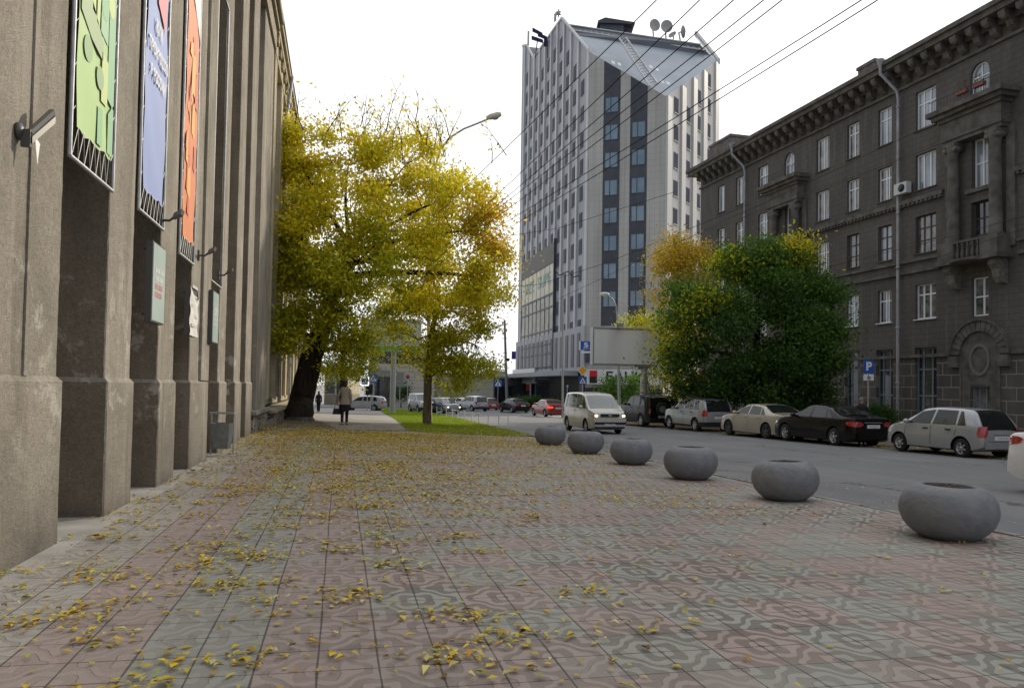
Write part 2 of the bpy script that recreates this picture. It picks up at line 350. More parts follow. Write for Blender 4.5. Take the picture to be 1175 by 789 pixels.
left = h.M('LESS_THAN', ix, -.5); kind = h.M('ADD', h.M('MULTIPLY', left, stripe), h.M('MULTIPLY', h.M('SUBTRACT', 1.0, left), chk))
grey = h.M('LESS_THAN', ix, -6.5)
red = (.405,.318,.285); green = (.352,.362,.318); gcol = (.43,.405,.36)
red_l = (.33,.262,.243)
base = h.mix(kind, green, red); base = h.mix(grey, base, gcol)
base = h.mix(h.M('MULTIPLY', rnd, .35), base, (.38,.35,.315))
# relief figure: rings centred on 2x2 blocks, bridges between
ang = 2*PI/(2*T)
cx_ = h.M('COSINE', h.M('MULTIPLY', h.M('SUBTRACT', x, .24+T), ang)); cy_ = h.M('COSINE', h.M('MULTIPLY', h.M('SUBTRACT', y, T), ang))
c2x = h.M('COSINE', h.M('MULTIPLY', h.M('SUBTRACT', x, .24+T), ang*3)); c2y = h.M('COSINE', h.M('MULTIPLY', h.M('SUBTRACT', y, T), ang*2))
f = h.M('ADD', h.M('ADD', cx_, cy_), h.M('MULTIPLY', h.M('MULTIPLY', c2x, c2y), .35)); f = h.M('ADD', f, h.M('MULTIPLY', h.noise(o, 25, 2), .25))
sn = h.M('SINE', h.M('MULTIPLY', f, 5.2)); fig = h.rng(sn, -.15, .25)
wear = h.rng(h.noise(o, .5, 3), .35, .65, .35, 1.0)
right = h.rng(x, -1.2, .8, .35, 1.0)
base = h.mix(h.M('MULTIPLY', h.M('MULTIPLY', fig, .74), h.M('MULTIPLY', wear, right)), base, (.095,.075,.066))
big = h.rng(h.noise(o, .35, 6, .6), .35, .65); base = h.mix(h.M('MULTIPLY', big, .30), base, (.15,.125,.105))
st = h.rng(h.noise(o, 1.7, 6, .65), .58, .70); base = h.mix(h.M('MULTIPLY', st, .45), base, (.10,.085,.07)); odd = h.M('GREATER_THAN', rnd, .93); base = h.mix(h.M('MULTIPLY', odd, .4), base, (.33,.31,.28))
fine = h.noise(o, 60, 3, .7); base = h.mix(h.M('MULTIPLY', h.rng(fine, .45, .8), .3), base, (.36,.34,.31))
fine2 = h.noise(o, 7, 6, .7); base = h.mix(h.M('MULTIPLY', h.rng(fine2, .55, .75), .3), base, (.40,.38,.34))
jx = h.M('MINIMUM', fx, h.M('SUBTRACT', 1.0, fx)); jy = h.M('MINIMUM', fy, h.M('SUBTRACT', 1.0, fy))
jw = h.M('MULTIPLY', h.noise(o, 3, 3), .034)
jm = h.M('MAXIMUM', h.M('LESS_THAN', jx, jw), h.M('LESS_THAN', jy, h.M('MULTIPLY', jw, .8)))
base = h.mix(h.M('MULTIPLY', jm, .75), base, (.045,.038,.032)); h.put(h.b.inputs['Base Color'], base)
h.put(h.b.inputs['Roughness'], h.rng(fine, .2, .8, .62, .92))
hgt = h.M('ADD', h.M('MULTIPLY', jm, -1.2), h.M('ADD', h.M('MULTIPLY', fig, -.5), h.M('ADD', h.M('MULTIPLY', fine, .35), h.M('MULTIPLY', rnd, 1.1)))); h.bump(hgt, .7, .014)
XF = -2.55
fl = G(262,499); fr_ = G(612,500.5)
k2 = lambda p, o_=.13: Vector((p.x-o_, p.y, 0))
pave = [Vector((XF+.22,-6,0)), k2(near), k2(kp[0]), k2(kp[1]), k2(kp[2]), k2(kp[3]), k2(fr_), G(470,494), G(306,498), Vector((XF+.22, 24.5, 0))]
sheet('pavement', pave, 0, mt, .14)
sheet('foundation_strip', [(XF-1.5,-6), (XF+.22,-6), (XF+.22,24.5), (XF-1.5,24.5)], .004, M['slab'], .1)
# kerb stones
def strip(name, pts, wd, dz, hh, m):
    mb = MB()
    for i in range(len(pts)-1):
        a, b = Vector(pts[i]), Vector(pts[i+1]); L = (b-a).length; n = max(1, int(L/1.0)); d = (b-a)/n; q = Vector((d.y, -d.x, 0)).normalized()*wd
        for k in range(n):
            p0 = a+d*k+d*.012; p1 = a+d*(k+1)-d*.012; j = random.uniform(-.008, .008)
            mb.prism([(p.x, p.y, gz(p.x, p.y)+dz-hh+j) for p in (p0, p1, p1-q, p0-q)], (0,0,hh))
    return struct(name, mb, m)
strip('kerb', [near]+kp, .12, .012, .14, M['kerb'])
strip('grass_kerb', gr_edge, .12, .02, .14, M['kerb'])
strip('path_kerb', [G(308,497), G(345,492), G(400,494.5), G(470,494.5)], .12, .05, .14, M['kerb'])
# asphalt path past the trees, leafy soil round the big tree
sheet('path', [G(300,498.5), G(470,494.3), G(462,489), G(452,480), G(436,471), G(432,468), G(330,469), G(322,482)], .008, M['asphalt_pale'])
sheet('tree_soil', [G(297,497), G(345,494), G(388,493), G(372,485), G(352,480), G(330,478), G(318,481)], .02, M['dirt'])
grass_poly = [G(612,500), G(560,499), G(500,497), G(470,494), G(462,488.5), G(452,479.5), G(436,471), G(446,468.2), G(480,471.5), G(519,478.2), G(549,485.5), G(583,493.6)]
M['grass'] = mat('grass_soil', (.12,.19,.02), 1, c2=(.30,.25,.04), nscale=1.2, bump=.8, bscale=40)
sheet('lawn', grass_poly, .018, M['grass'])
def inpoly(x, y, P):
    c = False; n = len(P)
    for i in range(n):
        a, b = P[i], P[(i+1) % n]
        if (a[1] > y) != (b[1] > y) and x < (b[0]-a[0])*(y-a[1])/(b[1]-a[1])+a[0]: c = not c
    return c
def leafmat(name, tr=.35, rough=.6):
    m = bpy.data.materials.new(name); m.use_nodes = True; nt = m.node_tree; b = nt.nodes['Principled BSDF']; out = nt.nodes['Material Output']
    a = nt.nodes.new('ShaderNodeAttribute'); a.attribute_name = 'tint'; nt.links.new(a.outputs['Color'], b.inputs['Base Color']); b.inputs['Roughness'].default_value = rough; b.inputs['Specular IOR Level'].default_value = .25
    t = nt.nodes.new('ShaderNodeBsdfTranslucent'); nt.links.new(a.outputs['Color'], t.inputs[0]); ms = nt.nodes.new('ShaderNodeMixShader'); ms.inputs[0].default_value = tr
    nt.links.new(b.outputs[0], ms.inputs[1]); nt.links.new(t.outputs[0], ms.inputs[2]); nt.links.new(ms.outputs[0], out.inputs[0]); return m
M['leaf'] = leafmat('leaf', .42); M['litter'] = leafmat('dry_leaf', .1, .7); M['blade'] = leafmat('grass_blade', .3)
def quads(name, V, tint, m, parent=None):      # V (n,4,3), tint (n,3)
    n = len(V); me = bpy.data.meshes.new(name); me.vertices.add(n*4); me.vertices.foreach_set('co', V.reshape(-1).astype(np.float32))
    me.loops.add(n*4); me.loops.foreach_set('vertex_index', np.arange(n*4, dtype=np.int32)); me.polygons.add(n)
    me.polygons.foreach_set('loop_start', np.arange(0, n*4, 4, dtype=np.int32)); me.update(calc_edges=True)
    at_ = me.attributes.new('tint', 'FLOAT_COLOR', 'POINT'); c = np.ones((n, 4, 4), np.float32); c[:, :, :3] = tint[:, None, :]; at_.data.foreach_set('color', c.reshape(-1))
    me.materials.append(m); o = bpy.data.objects.new(name, me); col.objects.link(o)
    if parent: o.parent = parent; o.matrix_parent_inverse = (Matrix.Translation(parent.location)).inverted()
    return o
# grass blades
n = 26000; xs_ = [p.x for p in grass_poly]; ys_ = [p.y for p in grass_poly]; pts = []
while len(pts) < n:
    a, b = RN.uniform(min(xs_), max(xs_)), RN.uniform(min(ys_), max(ys_))
    if inpoly(a, b, grass_poly): pts.append((a, b))
pts = np.array(pts); a = RN.uniform(0, 2*PI, n); hh = RN.uniform(.04,.10, n); wd = .012
B = np.c_[pts, np.array([gz(q[0], q[1]) for q in pts])+.015]; d = np.c_[np.cos(a), np.sin(a), np.zeros(n)]*wd; tip = B + np.c_[RN.normal(0,.03,(n,2)), hh]
V = np.stack([B-d, B+d, tip+d*.3, tip-d*.3], 1); gt = RN.uniform(0, 1, (n,1)); tint = np.array([.16,.34,.02])*(1-gt)+np.array([.40,.44,.03])*gt
o = quads('grass', V, tint, M['blade']); o['kind'] = 'stuff'; o['label'] = 'short green grass on the strip between the path and the road'; o['category'] = 'grass'
# fallen leaves
def litter(P, size, seed=1, lift=.006):
    r = np.random.RandomState(seed); n = len(P); a = r.uniform(0, 2*PI, n); L = size*r.uniform(.6,1.25,n); Wd = L*r.uniform(.4,.62,n)
    L = L*r.choice([.6,.85,1,1.25], n); z = P[:, 2]+lift+r.uniform(0,.008,n); tilt = np.c_[r.normal(0,.14,n), r.normal(0,.14,n)]
    u = np.c_[np.cos(a), np.sin(a)]; v = np.c_[-np.sin(a), np.cos(a)]
    def pt(p, q, up=0):
        xy = u*(p*L)[:, None] + v*(q*Wd)[:, None]; zz = z + np.abs((xy*tilt).sum(1)) + up*L; return np.c_[P[:, 0]+xy[:, 0], P[:, 1]+xy[:, 1], zz]
    o_ = np.ones(n); cup = r.uniform(.02,.34,n)**1.0
    K = [pt(-.5*o_, 0*o_, .0), pt(-.1*o_, -.5*o_, cup), pt(.55*o_, 0*o_, .03), pt(-.1*o_, .5*o_, cup)]
    return np.stack(K, 1)
LP = []
def add_leaf(px, py, s=0.0):
    try: p = G(px, py, 0)
    except ValueError: return
    if p.x < XF+.02 and p.y < 24: return
    LP.append((p.x, p.y, p.z))
def dens(px, py):
    f = math.exp(-((px-330)/190.0)**2) if px < 330 else math.exp(-((px-330)/230.0)**2); return .07 + f
for _ in range(52000):                        # scatter evenly on the ground, then thin out
    xx, yy = RN.uniform(-2.75, 9), RN.uniform(2.6, 27); v = Vector((xx, yy, gz(xx, yy)))-CAM; zc = v.dot(fw)
    if zc < 2: continue
    px = PPX+FPX*v.dot(cr)/zc; py = PPY-FPX*v.dot(cu)/zc
    near_tree = max(0, (yy-7)/16.0)
    cl_ = math.sin(xx*2.3+1.3*math.sin(yy*1.1))*math.sin(yy*1.7+xx*.8) + .6*math.sin(xx*5.1+2)*math.sin(yy*4.3)
    dx = math.exp(-((xx+0.6-.02*yy)/2.1)**2)
    pr = (.035 + .25*dx*(1 if yy > 6 else .75))*(0.35+1.3*max(0, cl_)) + near_tree**1.4*.75*math.exp(-((xx+.3)/3.6)**2)*(0.55+.9*max(0, cl_+.3))
    if xx > 1.5: pr *= .62 if yy < 14 else .8
    if RN.uniform() < pr: LP.append((xx, yy, gz(xx, yy)))
for _ in range(190):                           # small drifts
    t_ = RN.uniform(0, 1); cx, cy = RN.normal(-.4, 1.3), RN.uniform(3.4, 16)
    for k in range(int(RN.uniform(5, 34))):
        xx, yy = cx+RN.normal(0,.13), cy+RN.normal(0,.09)
        if xx > XF+.05: LP.append((xx, yy, gz(xx, yy)+RN.uniform(0,.012)))
for _ in range(30):
    cx, cy = RN.uniform(.5, 7), RN.uniform(4, 16)
    for k in range(int(RN.uniform(2, 7))): xx, yy = cx+RN.normal(0,.06), cy+RN.normal(0,.05); LP.append((xx, yy, gz(xx, yy)))
for _ in range(42000):                         # carpet at the end of the paving and below the trees
    xx, yy = RN.uniform(-3.2, 7), RN.uniform(17.5, 33)
    if RN.uniform() < (.25+.75*abs(math.sin(xx*1.9+yy*.7)*math.sin(yy*1.3-xx)))*math.exp(-((yy-24)/5.5)**2): LP.append((xx, yy, gz(xx, yy)+.02))
for _ in range(640):                          # drifts swept together in front of the grass
    cx, cy = RN.normal(1.0, 2.4), 27-18*RN.uniform(0,1)**1.6
    for k in range(int(RN.uniform(8, 46))):
        xx, yy = cx+RN.normal(0,.42), cy+RN.normal(0,.16)
        if XF+.05 < xx < 6.3: LP.append((xx, yy, gz(xx, yy)+RN.uniform(0,.01)))
for _ in range(12000):
    xx, yy = RN.uniform(1, 7), RN.uniform(24, 40)
    if inpoly(xx, yy, grass_poly) and RN.uniform() < math.exp(-(yy-24)/5): LP.append((xx, yy, gz(xx, yy)+.10))
for _ in range(1500):
    s_, t_ = RN.uniform(-14, 30), RN.uniform(1.2, 7); p = RK(s_, t_); LP.append((p.x, p.y, gz(p.x, p.y)-.04))
for _ in range(2500):
    s_, t_ = RN.uniform(-14, 30), abs(RN.normal(0,.25)); p = RK(s_, 1.7-t_+RN.uniform(0,.8)); LP.append((p.x, p.y, gz(p.x, p.y)-.045))
P_ = np.array(LP); n = len(P_); c0 = np.array([[.68,.50,.06],[.78,.58,.04],[.58,.48,.10],[.50,.38,.06],[.66,.36,.04],[.26,.15,.05],[.74,.66,.22],[.40,.44,.10]])
ii = RN.choice(8, n, p=[.22,.17,.16,.14,.08,.10,.07,.06]); tint = c0[ii]*RN.uniform(.65,1.05,(n,1))*1.05
o = quads('fallen_leaves', litter(P_, .068), tint, M['litter']); o['kind'] = 'stuff'; o['label'] = 'yellow fallen leaves scattered over the paving'; o['category'] = 'leaves'

# ================================================================== LEFT BUILDING (portico with banners)
FL = Fr((XF,0,0), (0,1,0), (1,0,0))       # along = +Y, outward = +X
LB = thing('grey_stucco_building', 'tall grey rough stucco building with deep pillars lining the left of the pavement', 'building', (XF,10,-.1))
H1 = 14.6
S = lambda px, py=437: FL.hit(px, py)[0]
E1 = S(305.5)
edges = [(-9.0, S(64.5)), (S(119.5), S(148.5)), (S(180), S(198)), (S(216.5), S(236)), (S(249.5), S(257.5)), (S(268), S(275)), (S(281), S(287.5))]
LEDGE = 1.5
def shaft(mb, a, b, y0, y1, z0, z1, ch, seed):
    r = random.Random(seed); zz = []; z = z0
    while z < z1-.02: zz.append(z); z += .11 if z < 3.4 else .5
    zz.append(z1); rows = []
    for z in zz:
        j = lambda s_=.0025: r.uniform(-s_, s_); c1, c2 = ch*r.uniform(.8,1.25), ch*r.uniform(.8,1.25)
        rows.append([(a, y0, z), (a+j(), y1-c1, z), (a+c1+j(), y1+j(.002), z), (a+(b-a)*.5, y1+j(.003), z), (b-c2+j(), y1+j(.002), z), (b+j(), y1-c2, z), (b, y0, z)])
    f0 = len(mb.f); mb.grid(rows, 0, False)
    for q in range(f0, len(mb.f), 6): mb.m[q] = 1  # side faces towards the camera get the stucco with painted shade
    mb.add(rows[-1], [tuple(range(7))])
for i, (a, b) in enumerate(edges):
    mb = MB(FL); lo = -.55
    shaft(mb, a, b, -1.6, 0, LEDGE, H1-1.2, .012, i); shaft(mb, a-.035, b+.035, -1.6, .045, lo, LEDGE-.02, .016, i+20)
    mb.poly([(a-.035,.045,LEDGE-.02),(b+.035,.045,LEDGE-.02),(b,0.001,LEDGE+.03),(a,0.001,LEDGE+.03)]); mb.poly([(a-.035,.045,LEDGE-.02),(a-.035,-1.6,LEDGE-.02),(a,-1.6,LEDGE+.03),(a,0.001,LEDGE+.03)])
    if i == 0:
        s0 = S(27); mb.box(s0-.05, s0+.05, 0, .018, LEDGE+.03, H1-1.2)
    if i == 3: mb.box(a+.52*(b-a), b+.004, -.9, .05, LEDGE+.03, H1-1.25)
    mb.build('pillar', [M['stucco'], M['recess_shade']], LB)
mb = MB(FL); mb.box(-9.0, edges[-1][1], -2.1, -1.61, -.55, H1-1.2); mb.build('back_wall', M['recess_shade'], LB)
mb = MB(FL)
mb.box(S(294.5), E1, -1.6, -.02, .665, H1-1.2); mb.box(edges[-1][1]+.01, E1, -2.1, -1.61, -.55, H1-1.2); mb.build('end_wall', M['stucco'], LB)
mb = MB(FL); mb.box(-9, E1, -1.7, .06, H1-1.2, H1-.5); mb.box(-9.0, E1+.02, -1.7, .16, H1-.5, H1-.25); mb.box(-9.0, E1+.04, -1.7, .28, H1-.25, H1); mb.build('cornice', M['stucco_pale'], LB)
# closed body behind so that the roof casts a true shadow
mb = MB(FL); mb.box(-9, E1, -14, -2.11, -.6, H1-.6); mb.build('body', M['stucco'], LB)
# rubble plinth
mr_ = M['stone_rubble']; h = NT(mr_); o, x, y, z = h.xyz()
vo = h.n('ShaderNodeTexVoronoi', feature='DISTANCE_TO_EDGE'); h.nt.links.new(o, vo.inputs['Vector']); vo.inputs['Scale'].default_value = 3.2
vc = h.n('ShaderNodeTexVoronoi', feature='F1'); h.nt.links.new(o, vc.inputs['Vector']); vc.inputs['Scale'].default_value = 3.2
cm = h.mix(vc.outputs['Color'], (.16,.14,.115), (.34,.31,.26)); e_ = h.rng(vo.outputs['Distance'], .02, .09)
h.put(h.b.inputs['Base Color'], h.mix(e_, (.07,.06,.05), cm)); h.bump(e_, .8, .06)
p0, p1 = edges[-1][1]+.02, E1-.1
mb = MB(FL); mb.box(p0, p1, -1.7, .10, -.55, .56); pl = mb.build('plinth', mr_, LB)
mb = MB(FL); mb.box(p0-.08, p1+.08, -1.7, .20, .565, .66); mb.build('plinth_cap', M['concrete'], pl)
# banner frames + banners in the openings
def banner_frame(i, zb, ztop, label, mats, draw, gap=.30):
    a, b = edges[i][1], edges[i+1][0]; a += .05; b -= .04
    t = thing('banner_frame', label, 'banner', FL.w(((a+b)/2, .02, zb)))
    mb = MB(FL); r = .022
    for (p, q) in (((a,.03,zb),(b,.03,zb)), ((a,.03,zb),(a,.03,ztop)), ((b,.03,zb),(b,.03,ztop)), ((a,.03,ztop),(b,.03,ztop))): mb.tube([p, q], r, 6)
    mb.build('frame', M['galv'], t)
    if draw:
        a2, b2 = a+.09, b-.13; z2 = zb+gap
        mb = MB(FL); draw(mb, a2, b2, z2, ztop-.1); mb.build('banner', mats, t)
        mb = MB(FL); k = 7
        zg = []
        for j in range(k): zg += [(a+.05+(b-a-.1)*j/k,.03,zb), (a2+(b2-a2)*(j+.5)/k,.045,z2+.02)]
        mb.tube(zg, .004, 4); mb.build('lacing', M['white'], t)
        zz = z2
        while zz < ztop-.4:
            for q0, q1 in (((b2,.04,zz),(b,.03,zz+.12)), ((a2,.04,zz+.2),(a,.03,zz+.1))): mb = MB(FL); mb.tube([q0, q1], .005, 4); mb.build('tie', M['white'], t)
            zz += .42
    return t
def cloth(mb, a, b, z0, z1, m=0, nx=8, nz=40, y=.045):
    rows = []
    for i in range(nz+1):
        z = z0+(z1-z0)*i/nz; rows.append([(a+(b-a)*j/nx, y+.006*math.sin(j*1.9+z*2.1)+.007*math.sin(z*5.3+j), z+(.02*math.sin(j*2.4) if i == 0 else 0)) for j in range(nx+1)])
    mb.grid(rows, m)
def R_(mb, a, b, z0, u0_, u1, v0, v1, m, W_, y=.066): mb.poly([(a+W_*u0_, y, z0+v0), (a+W_*u1, y, z0+v0), (a+W_*u1, y, z0+v1), (a+W_*u0_, y, z0+v1)], m)
def ban1(mb, a, b, z0, z1):
    cloth(mb, a, b, z0, z1, 0); W_ = b-a; y = .0590; r = random.Random(3)
    P = lambda pts, m, yy=y: mb.poly([(a+W_*u, yy, z0+v) for u, v in pts], m)
    def disc(u, v, rr, m, yy=y+.001): P([(u+rr/W_*math.cos(2*PI*k/20), v+rr*math.sin(2*PI*k/20)) for k in range(20)], m, yy)
    P([(.02,1.15),(.30,1.0),(.62,.93),(.62,1.12),(.02,1.6)], 3)                      # dark wedge
    disc(.22,.86,.13,4); disc(.56,.72,.12,4)
    P([(.60,.50),(.78,.50),(.78,.98),(.60,1.02)], 2)
    P([(.52,.03),(.66,.03),(.66,.42),(.52,.42)], 1); P([(.82,.03),(.98,.03),(.98,.6),(.82,.45)], 1)
    P([(.78,.60),(.98,.55),(.98,1.75),(.78,1.70)], 1)
    P([(.03,1.62),(.28,1.5),(.28,2.8),(.03,2.8)], 1); P([(.30,1.30),(.38,1.28),(.38,1.95),(.30,1.98)], 2); P([(.42,1.24),(.50,1.22),(.50,1.9),(.42,1.92)], 2)
    P([(.54,1.2),(.76,1.15),(.76,1.95),(.54,1.95)], 5); disc(.65,1.5,.13,1, y+.002)
    P([(.34,2.05),(.95,1.75),(.95,2.35),(.34,2.75)], 6); P([(.39,2.12),(.90,1.86),(.90,2.28),(.39,2.64)], 7, y+.0012)
    disc(.84,1.62,.12,2, y+.002); disc(.16,2.05,.09,2, y+.002); P([(.12,2.2),(.22,2.18),(.22,2.75),(.12,2.8)], 2, y+.0012)
    P([(.60,2.9),(.75,2.85),(.75,3.4),(.60,3.4)], 6); P([(.2,3.0),(.45,2.95),(.45,3.7),(.2,3.7)], 5); P([(.0,3.5),(.9,3.2),(.9,4.6),(.0,4.6)], 1)
G_ = lambda n_, c: mat(n_, c if 'orange' in n_ or 'white' in n_ or 'amber' in n_ or 'coral' in n_ or 'print' in n_ else tuple(a*.55+b*.45 for a, b in zip(c, (.42,.56,.30))), .55)
b1m = [G_('banner_green', (.40,.58,.22)), G_('banner_teal', (.17,.42,.28)), G_('banner_lime', (.60,.66,.26)), G_('banner_grey', (.30,.36,.24)), G_('banner_deep', (.20,.32,.17)), G_('banner_mint', (.25,.50,.36)), G_('banner_edge', (.24,.40,.30)), G_('banner_pale', (.42,.60,.34))]
banner_frame(0, 3.60, 9.5, 'green printed banner laced to a steel frame between the two nearest pillars', b1m, ban1)
def ban2(mb, a, b, z0, z1):
    cloth(mb, a, b, z0, z1, 0); c = (a+b)/2; W_ = b-a
    tx = [('КАК', FL.hit(177,36)[1]-z0, .26), ('ПРОИЗОШЛО', FL.hit(175,63)[1]-z0, .22), ('В РОССИИ', FL.hit(175.5,93)[1]-z0, .22)]
    for t_, zz, s_ in tx: put_text(mb, t_, c, .071, z0+zz, s_, 1, wide=-.72 if False else .72, flip=False, bold=.008)
    zr_ = FL.hit(180,22)[1]; mb.poly([(a+.4*W_,.071,zr_+.12),(a+.8*W_,.071,zr_-.1),(a+.85*W_,.071,zr_+.8),(a+.35*W_,.071,zr_+.8)], 2)
b2m = [mat('banner_blue', (.26,.34,.62), .5, c2=(.33,.38,.60), nscale=.35), mat('banner_white_letters', (.70,.70,.68), .6), mat('banner_rose', (.72,.28,.30), .6)]
banner_frame(1, 3.66, 9.5, 'lilac blue banner with white lettering in the second gap from the camera', b2m, ban2, .30)
def ban3(mb, a, b, z0, z1):
    cloth(mb, a, b, z0, z1, 0); W_ = b-a; y = .0595; r = random.Random(5)
    mb.poly([(a,y,z0+4.35),(b,y,z0+3.55),(b,y,z1),(a,y,z1)], 1)
    for k in range(16):
        u, v = r.uniform(0,.7), r.uniform(.1,3.3); w_, h_ = r.uniform(.12,.3), r.uniform(.15,.7)
        mb.poly([(a+W_*u,y,z0+v),(a+W_*(u+w_),y,z0+v-.05),(a+W_*(u+w_*.9),y,z0+v+h_),(a+W_*(u+.04),y,z0+v+h_*.8)], r.choice([2,3,2])); y += .0003
    for k in range(6): zz = z0+4.7+k*.35; mb.poly([(a+.1*W_,0.066,zz),(b-.1*W_,0.066,zz-.35),(b-.1*W_,0.066,zz-.27),(a+.1*W_,0.066,zz+.08)], 4)
b3m = [G_('banner_orange', (.68,.25,.12)), G_('banner_white', (.78,.76,.74)), G_('banner_amber', (.75,.42,.14)), G_('banner_coral', (.62,.18,.12)), G_('banner_print', (.62,.6,.58))]
banner_frame(2, 3.52, 9.5, 'orange and white banner laced in the third gap from the camera', b3m, ban3)
banner_frame(3, 3.50, 9.5, 'empty steel banner frame across the fourth gap between pillars', None, None)

# hanging plaques
def plaque(px0, px1, pt, pb, label, face, loose=False, lines=True):
    s0 = FL.hit(px0, 400, .30)[0]; s1 = FL.hit(px1, 400, .30)[0]; z1_ = FL.hit((px0+px1)/2, pt, .3)[1]; z0_ = FL.hit((px0+px1)/2, pb, .3)[1]
    t = thing('plaque', label, 'sign', FL.w(((s0+s1)/2, .1, z0_)))
    mb = MB(FL); mb.box(s0, s1, .05, .13, z0_, z1_); bd = mb.build('board', M['steel'], t)
    mb = MB(FL)
    if loose:
        rows = [[(s0+(s1-s0)*j/8, .14+.05*math.sin(PI*j/8)*(i/12)**2+.01*math.sin(i*1.3+j), z0_+(z1_-z0_)*i/12*(1-.24*math.sin(PI*j/8)*(i/12)**3)) for j in range(9)] for i in range(13)]
        mb.grid(rows)
        for k in range(5): mb.box(s0+.1, s1-.12, .142, .150, z0_+.15+k*.16, z0_+.2+k*.16, 1)
    else:
        mb.box(s0+.02, s1-.02, .131, .14, z0_+.02, z1_-.02)
        r = random.Random(int(px0))
        for k in range(4):
            zz = z0_+(z1_-z0_)*(.62-.1*k); a_ = s0+.14; 
            while a_ < s1-.22: l_ = r.uniform(.05,.12); mb.box(a_, a_+l_, .1405, .1435, zz, zz+.07, 1 if k < 2 else 2); a_ += l_+.025
    mb.build('poster', face, t)
    mb = MB(FL)
    for s_ in (s0+.08, s1-.08): mb.tube([(s_, 0, z1_-.1), (s_, .06, z1_-.1)], .015, 6); mb.tube([(s_, 0, z0_+.1), (s_, .06, z0_+.1)], .015, 6)
    mb.build('bracket', M['steel'], t)
teal = [mat('plaque_teal', (.36,.46,.43), .35, c2=(.45,.53,.51), nscale=1.5), mat('plaque_pale', (.55,.58,.55), .5), mat('plaque_rose', (.5,.25,.25), .5)]
plaque(188, 201.5, 279, 371, 'teal notice board with faint lettering on the third pillar from the camera', teal)
plaque(229, 237.5, 330, 386, 'white torn poster board curling at the top on the fourth pillar', [mat('poster_white', (.68,.67,.64), .7), mat('poster_grey', (.5,.5,.48), .7)], True)
plaque(253.5, 259.5, 334, 394, 'narrow teal notice board on the fifth pillar from the camera', [teal[0], teal[1], teal[1]])
# floodlights
def flood(px, py, label, big):
    s0, z0_ = FL.hit(px, py, .1); t = thing('floodlight', label, 'floodlight', FL.w((s0, 0, z0_)))
    if big:
        mb = MB(FL); mb.lathe([(0,0),(.07,0),(.07,.03),(.03,.05),(0,.05)], (s0,0,z0_), 14, axis='y'); mb.box(s0-.02, s0+.02, .03, .10, z0_-.12, z0_+.02); mb.build('mount', M['steel'], t)
        mb = MB(FL); mb.poly([(s0+.02,.12,z0_-.02),(s0+.10,.13,z0_-.06),(s0+.06,.13,z0_-.24)]); mb.build('clip', M['white'], t)
        a = Vector((s0+.02, .08, z0_-.03)); d = Vector((.23,.08,.25)); q = Vector((.0,.0,.055)); mb = MB(FL); sd_ = Vector((-.035,.045,-.015))
        prof = [(-.6,-1,), (-.75,-.2), (-.5,.0), (-.75,.2), (-.5,1.0), (.4,1.05), (.62,.45), (.4,.35), (.62,.1), (.62,-.9)]
        vs = [a + q*p[1] + sd_*p[0]*1.1 for p in prof] + [a + d + q*p[1]*1.05 + sd_*p[0]*1.3 for p in prof]; n_ = len(prof)
        mb.add([tuple(v) for v in vs], [tuple(range(n_))[::-1], tuple(range(n_, 2*n_))] + [(i, (i+1) % n_, n_+(i+1) % n_, n_+i) for i in range(n_)]); mb.build('housing', M['lampgrey'], t)
    else:
        mb = MB(FL); mb.tube([(s0,0,z0_-.05),(s0,.12,z0_-.05),(s0,.20,z0_+.02)], .018, 6); mb.box(s0-.05, s0+.05, .0, .03, z0_-.14, z0_+.04); mb.build('arm', M['steel'], t)
        mb = MB(FL); mb.prism([(s0-.08,.17,z0_-.02),(s0+.08,.17,z0_-.02),(s0+.10,.28,z0_+.04),(s0-.10,.28,z0_+.04)], (0,.02,.07)); mb.build('lamp_head', M['lampgrey'], t)
M['lampgrey'] = mat('lamp_grey', (.17,.165,.15), .45, .4, spec=.5)
flood(36, 152, 'ribbed grey floodlight jutting from the nearest pillar', True)
flood(193, 249, 'small metal floodlight on an arm above the teal board of the third pillar', False)
flood(234, 290, 'small floodlight above the torn white poster', False)
flood(256, 313, 'thin armed floodlight above the narrow teal board of the fifth pillar', False)

# bin
bp_ = G(254.5, 523); t = thing('litter_bin', 'grey metal litter bin hanging in a tubular frame beside the pillars', 'litter bin', bp_, rad(-12))
Fb = Fr((0,0,0), (1,0,0), (0,1,0)); mb = MB(Fb)
for sx in (-.23, .23): mb.tube([(sx,0,0),(sx,0,.88)], .016, 8); mb.tube([(sx,-.12,.012),(sx,.12,.012)], .014, 6)
mb.box(-.25,.25,-.05,.05,.86,.90); mb.build('frame', M['galv'], t, True)
mb = MB(Fb); mb.prism([(-.15,-.13,.16),(.15,-.13,.16),(.15,.10,.16),(-.15,.10,.16)], (0,0,.01)); 
mb.add([(-.14,-.12,.17),(.14,-.12,.17),(.14,.1,.17),(-.14,.1,.17),(-.20,-.17,.68),(.20,-.17,.68),(.20,.15,.68),(-.20,.15,.68)], [(0,1,5,4),(1,2,6,5),(2,3,7,6),(3,0,4,7),(0,3,2,1)])
mb.build('bucket', mat('bin_grey', (.19,.20,.20), .55, noise=.2, nscale=8), t, True)
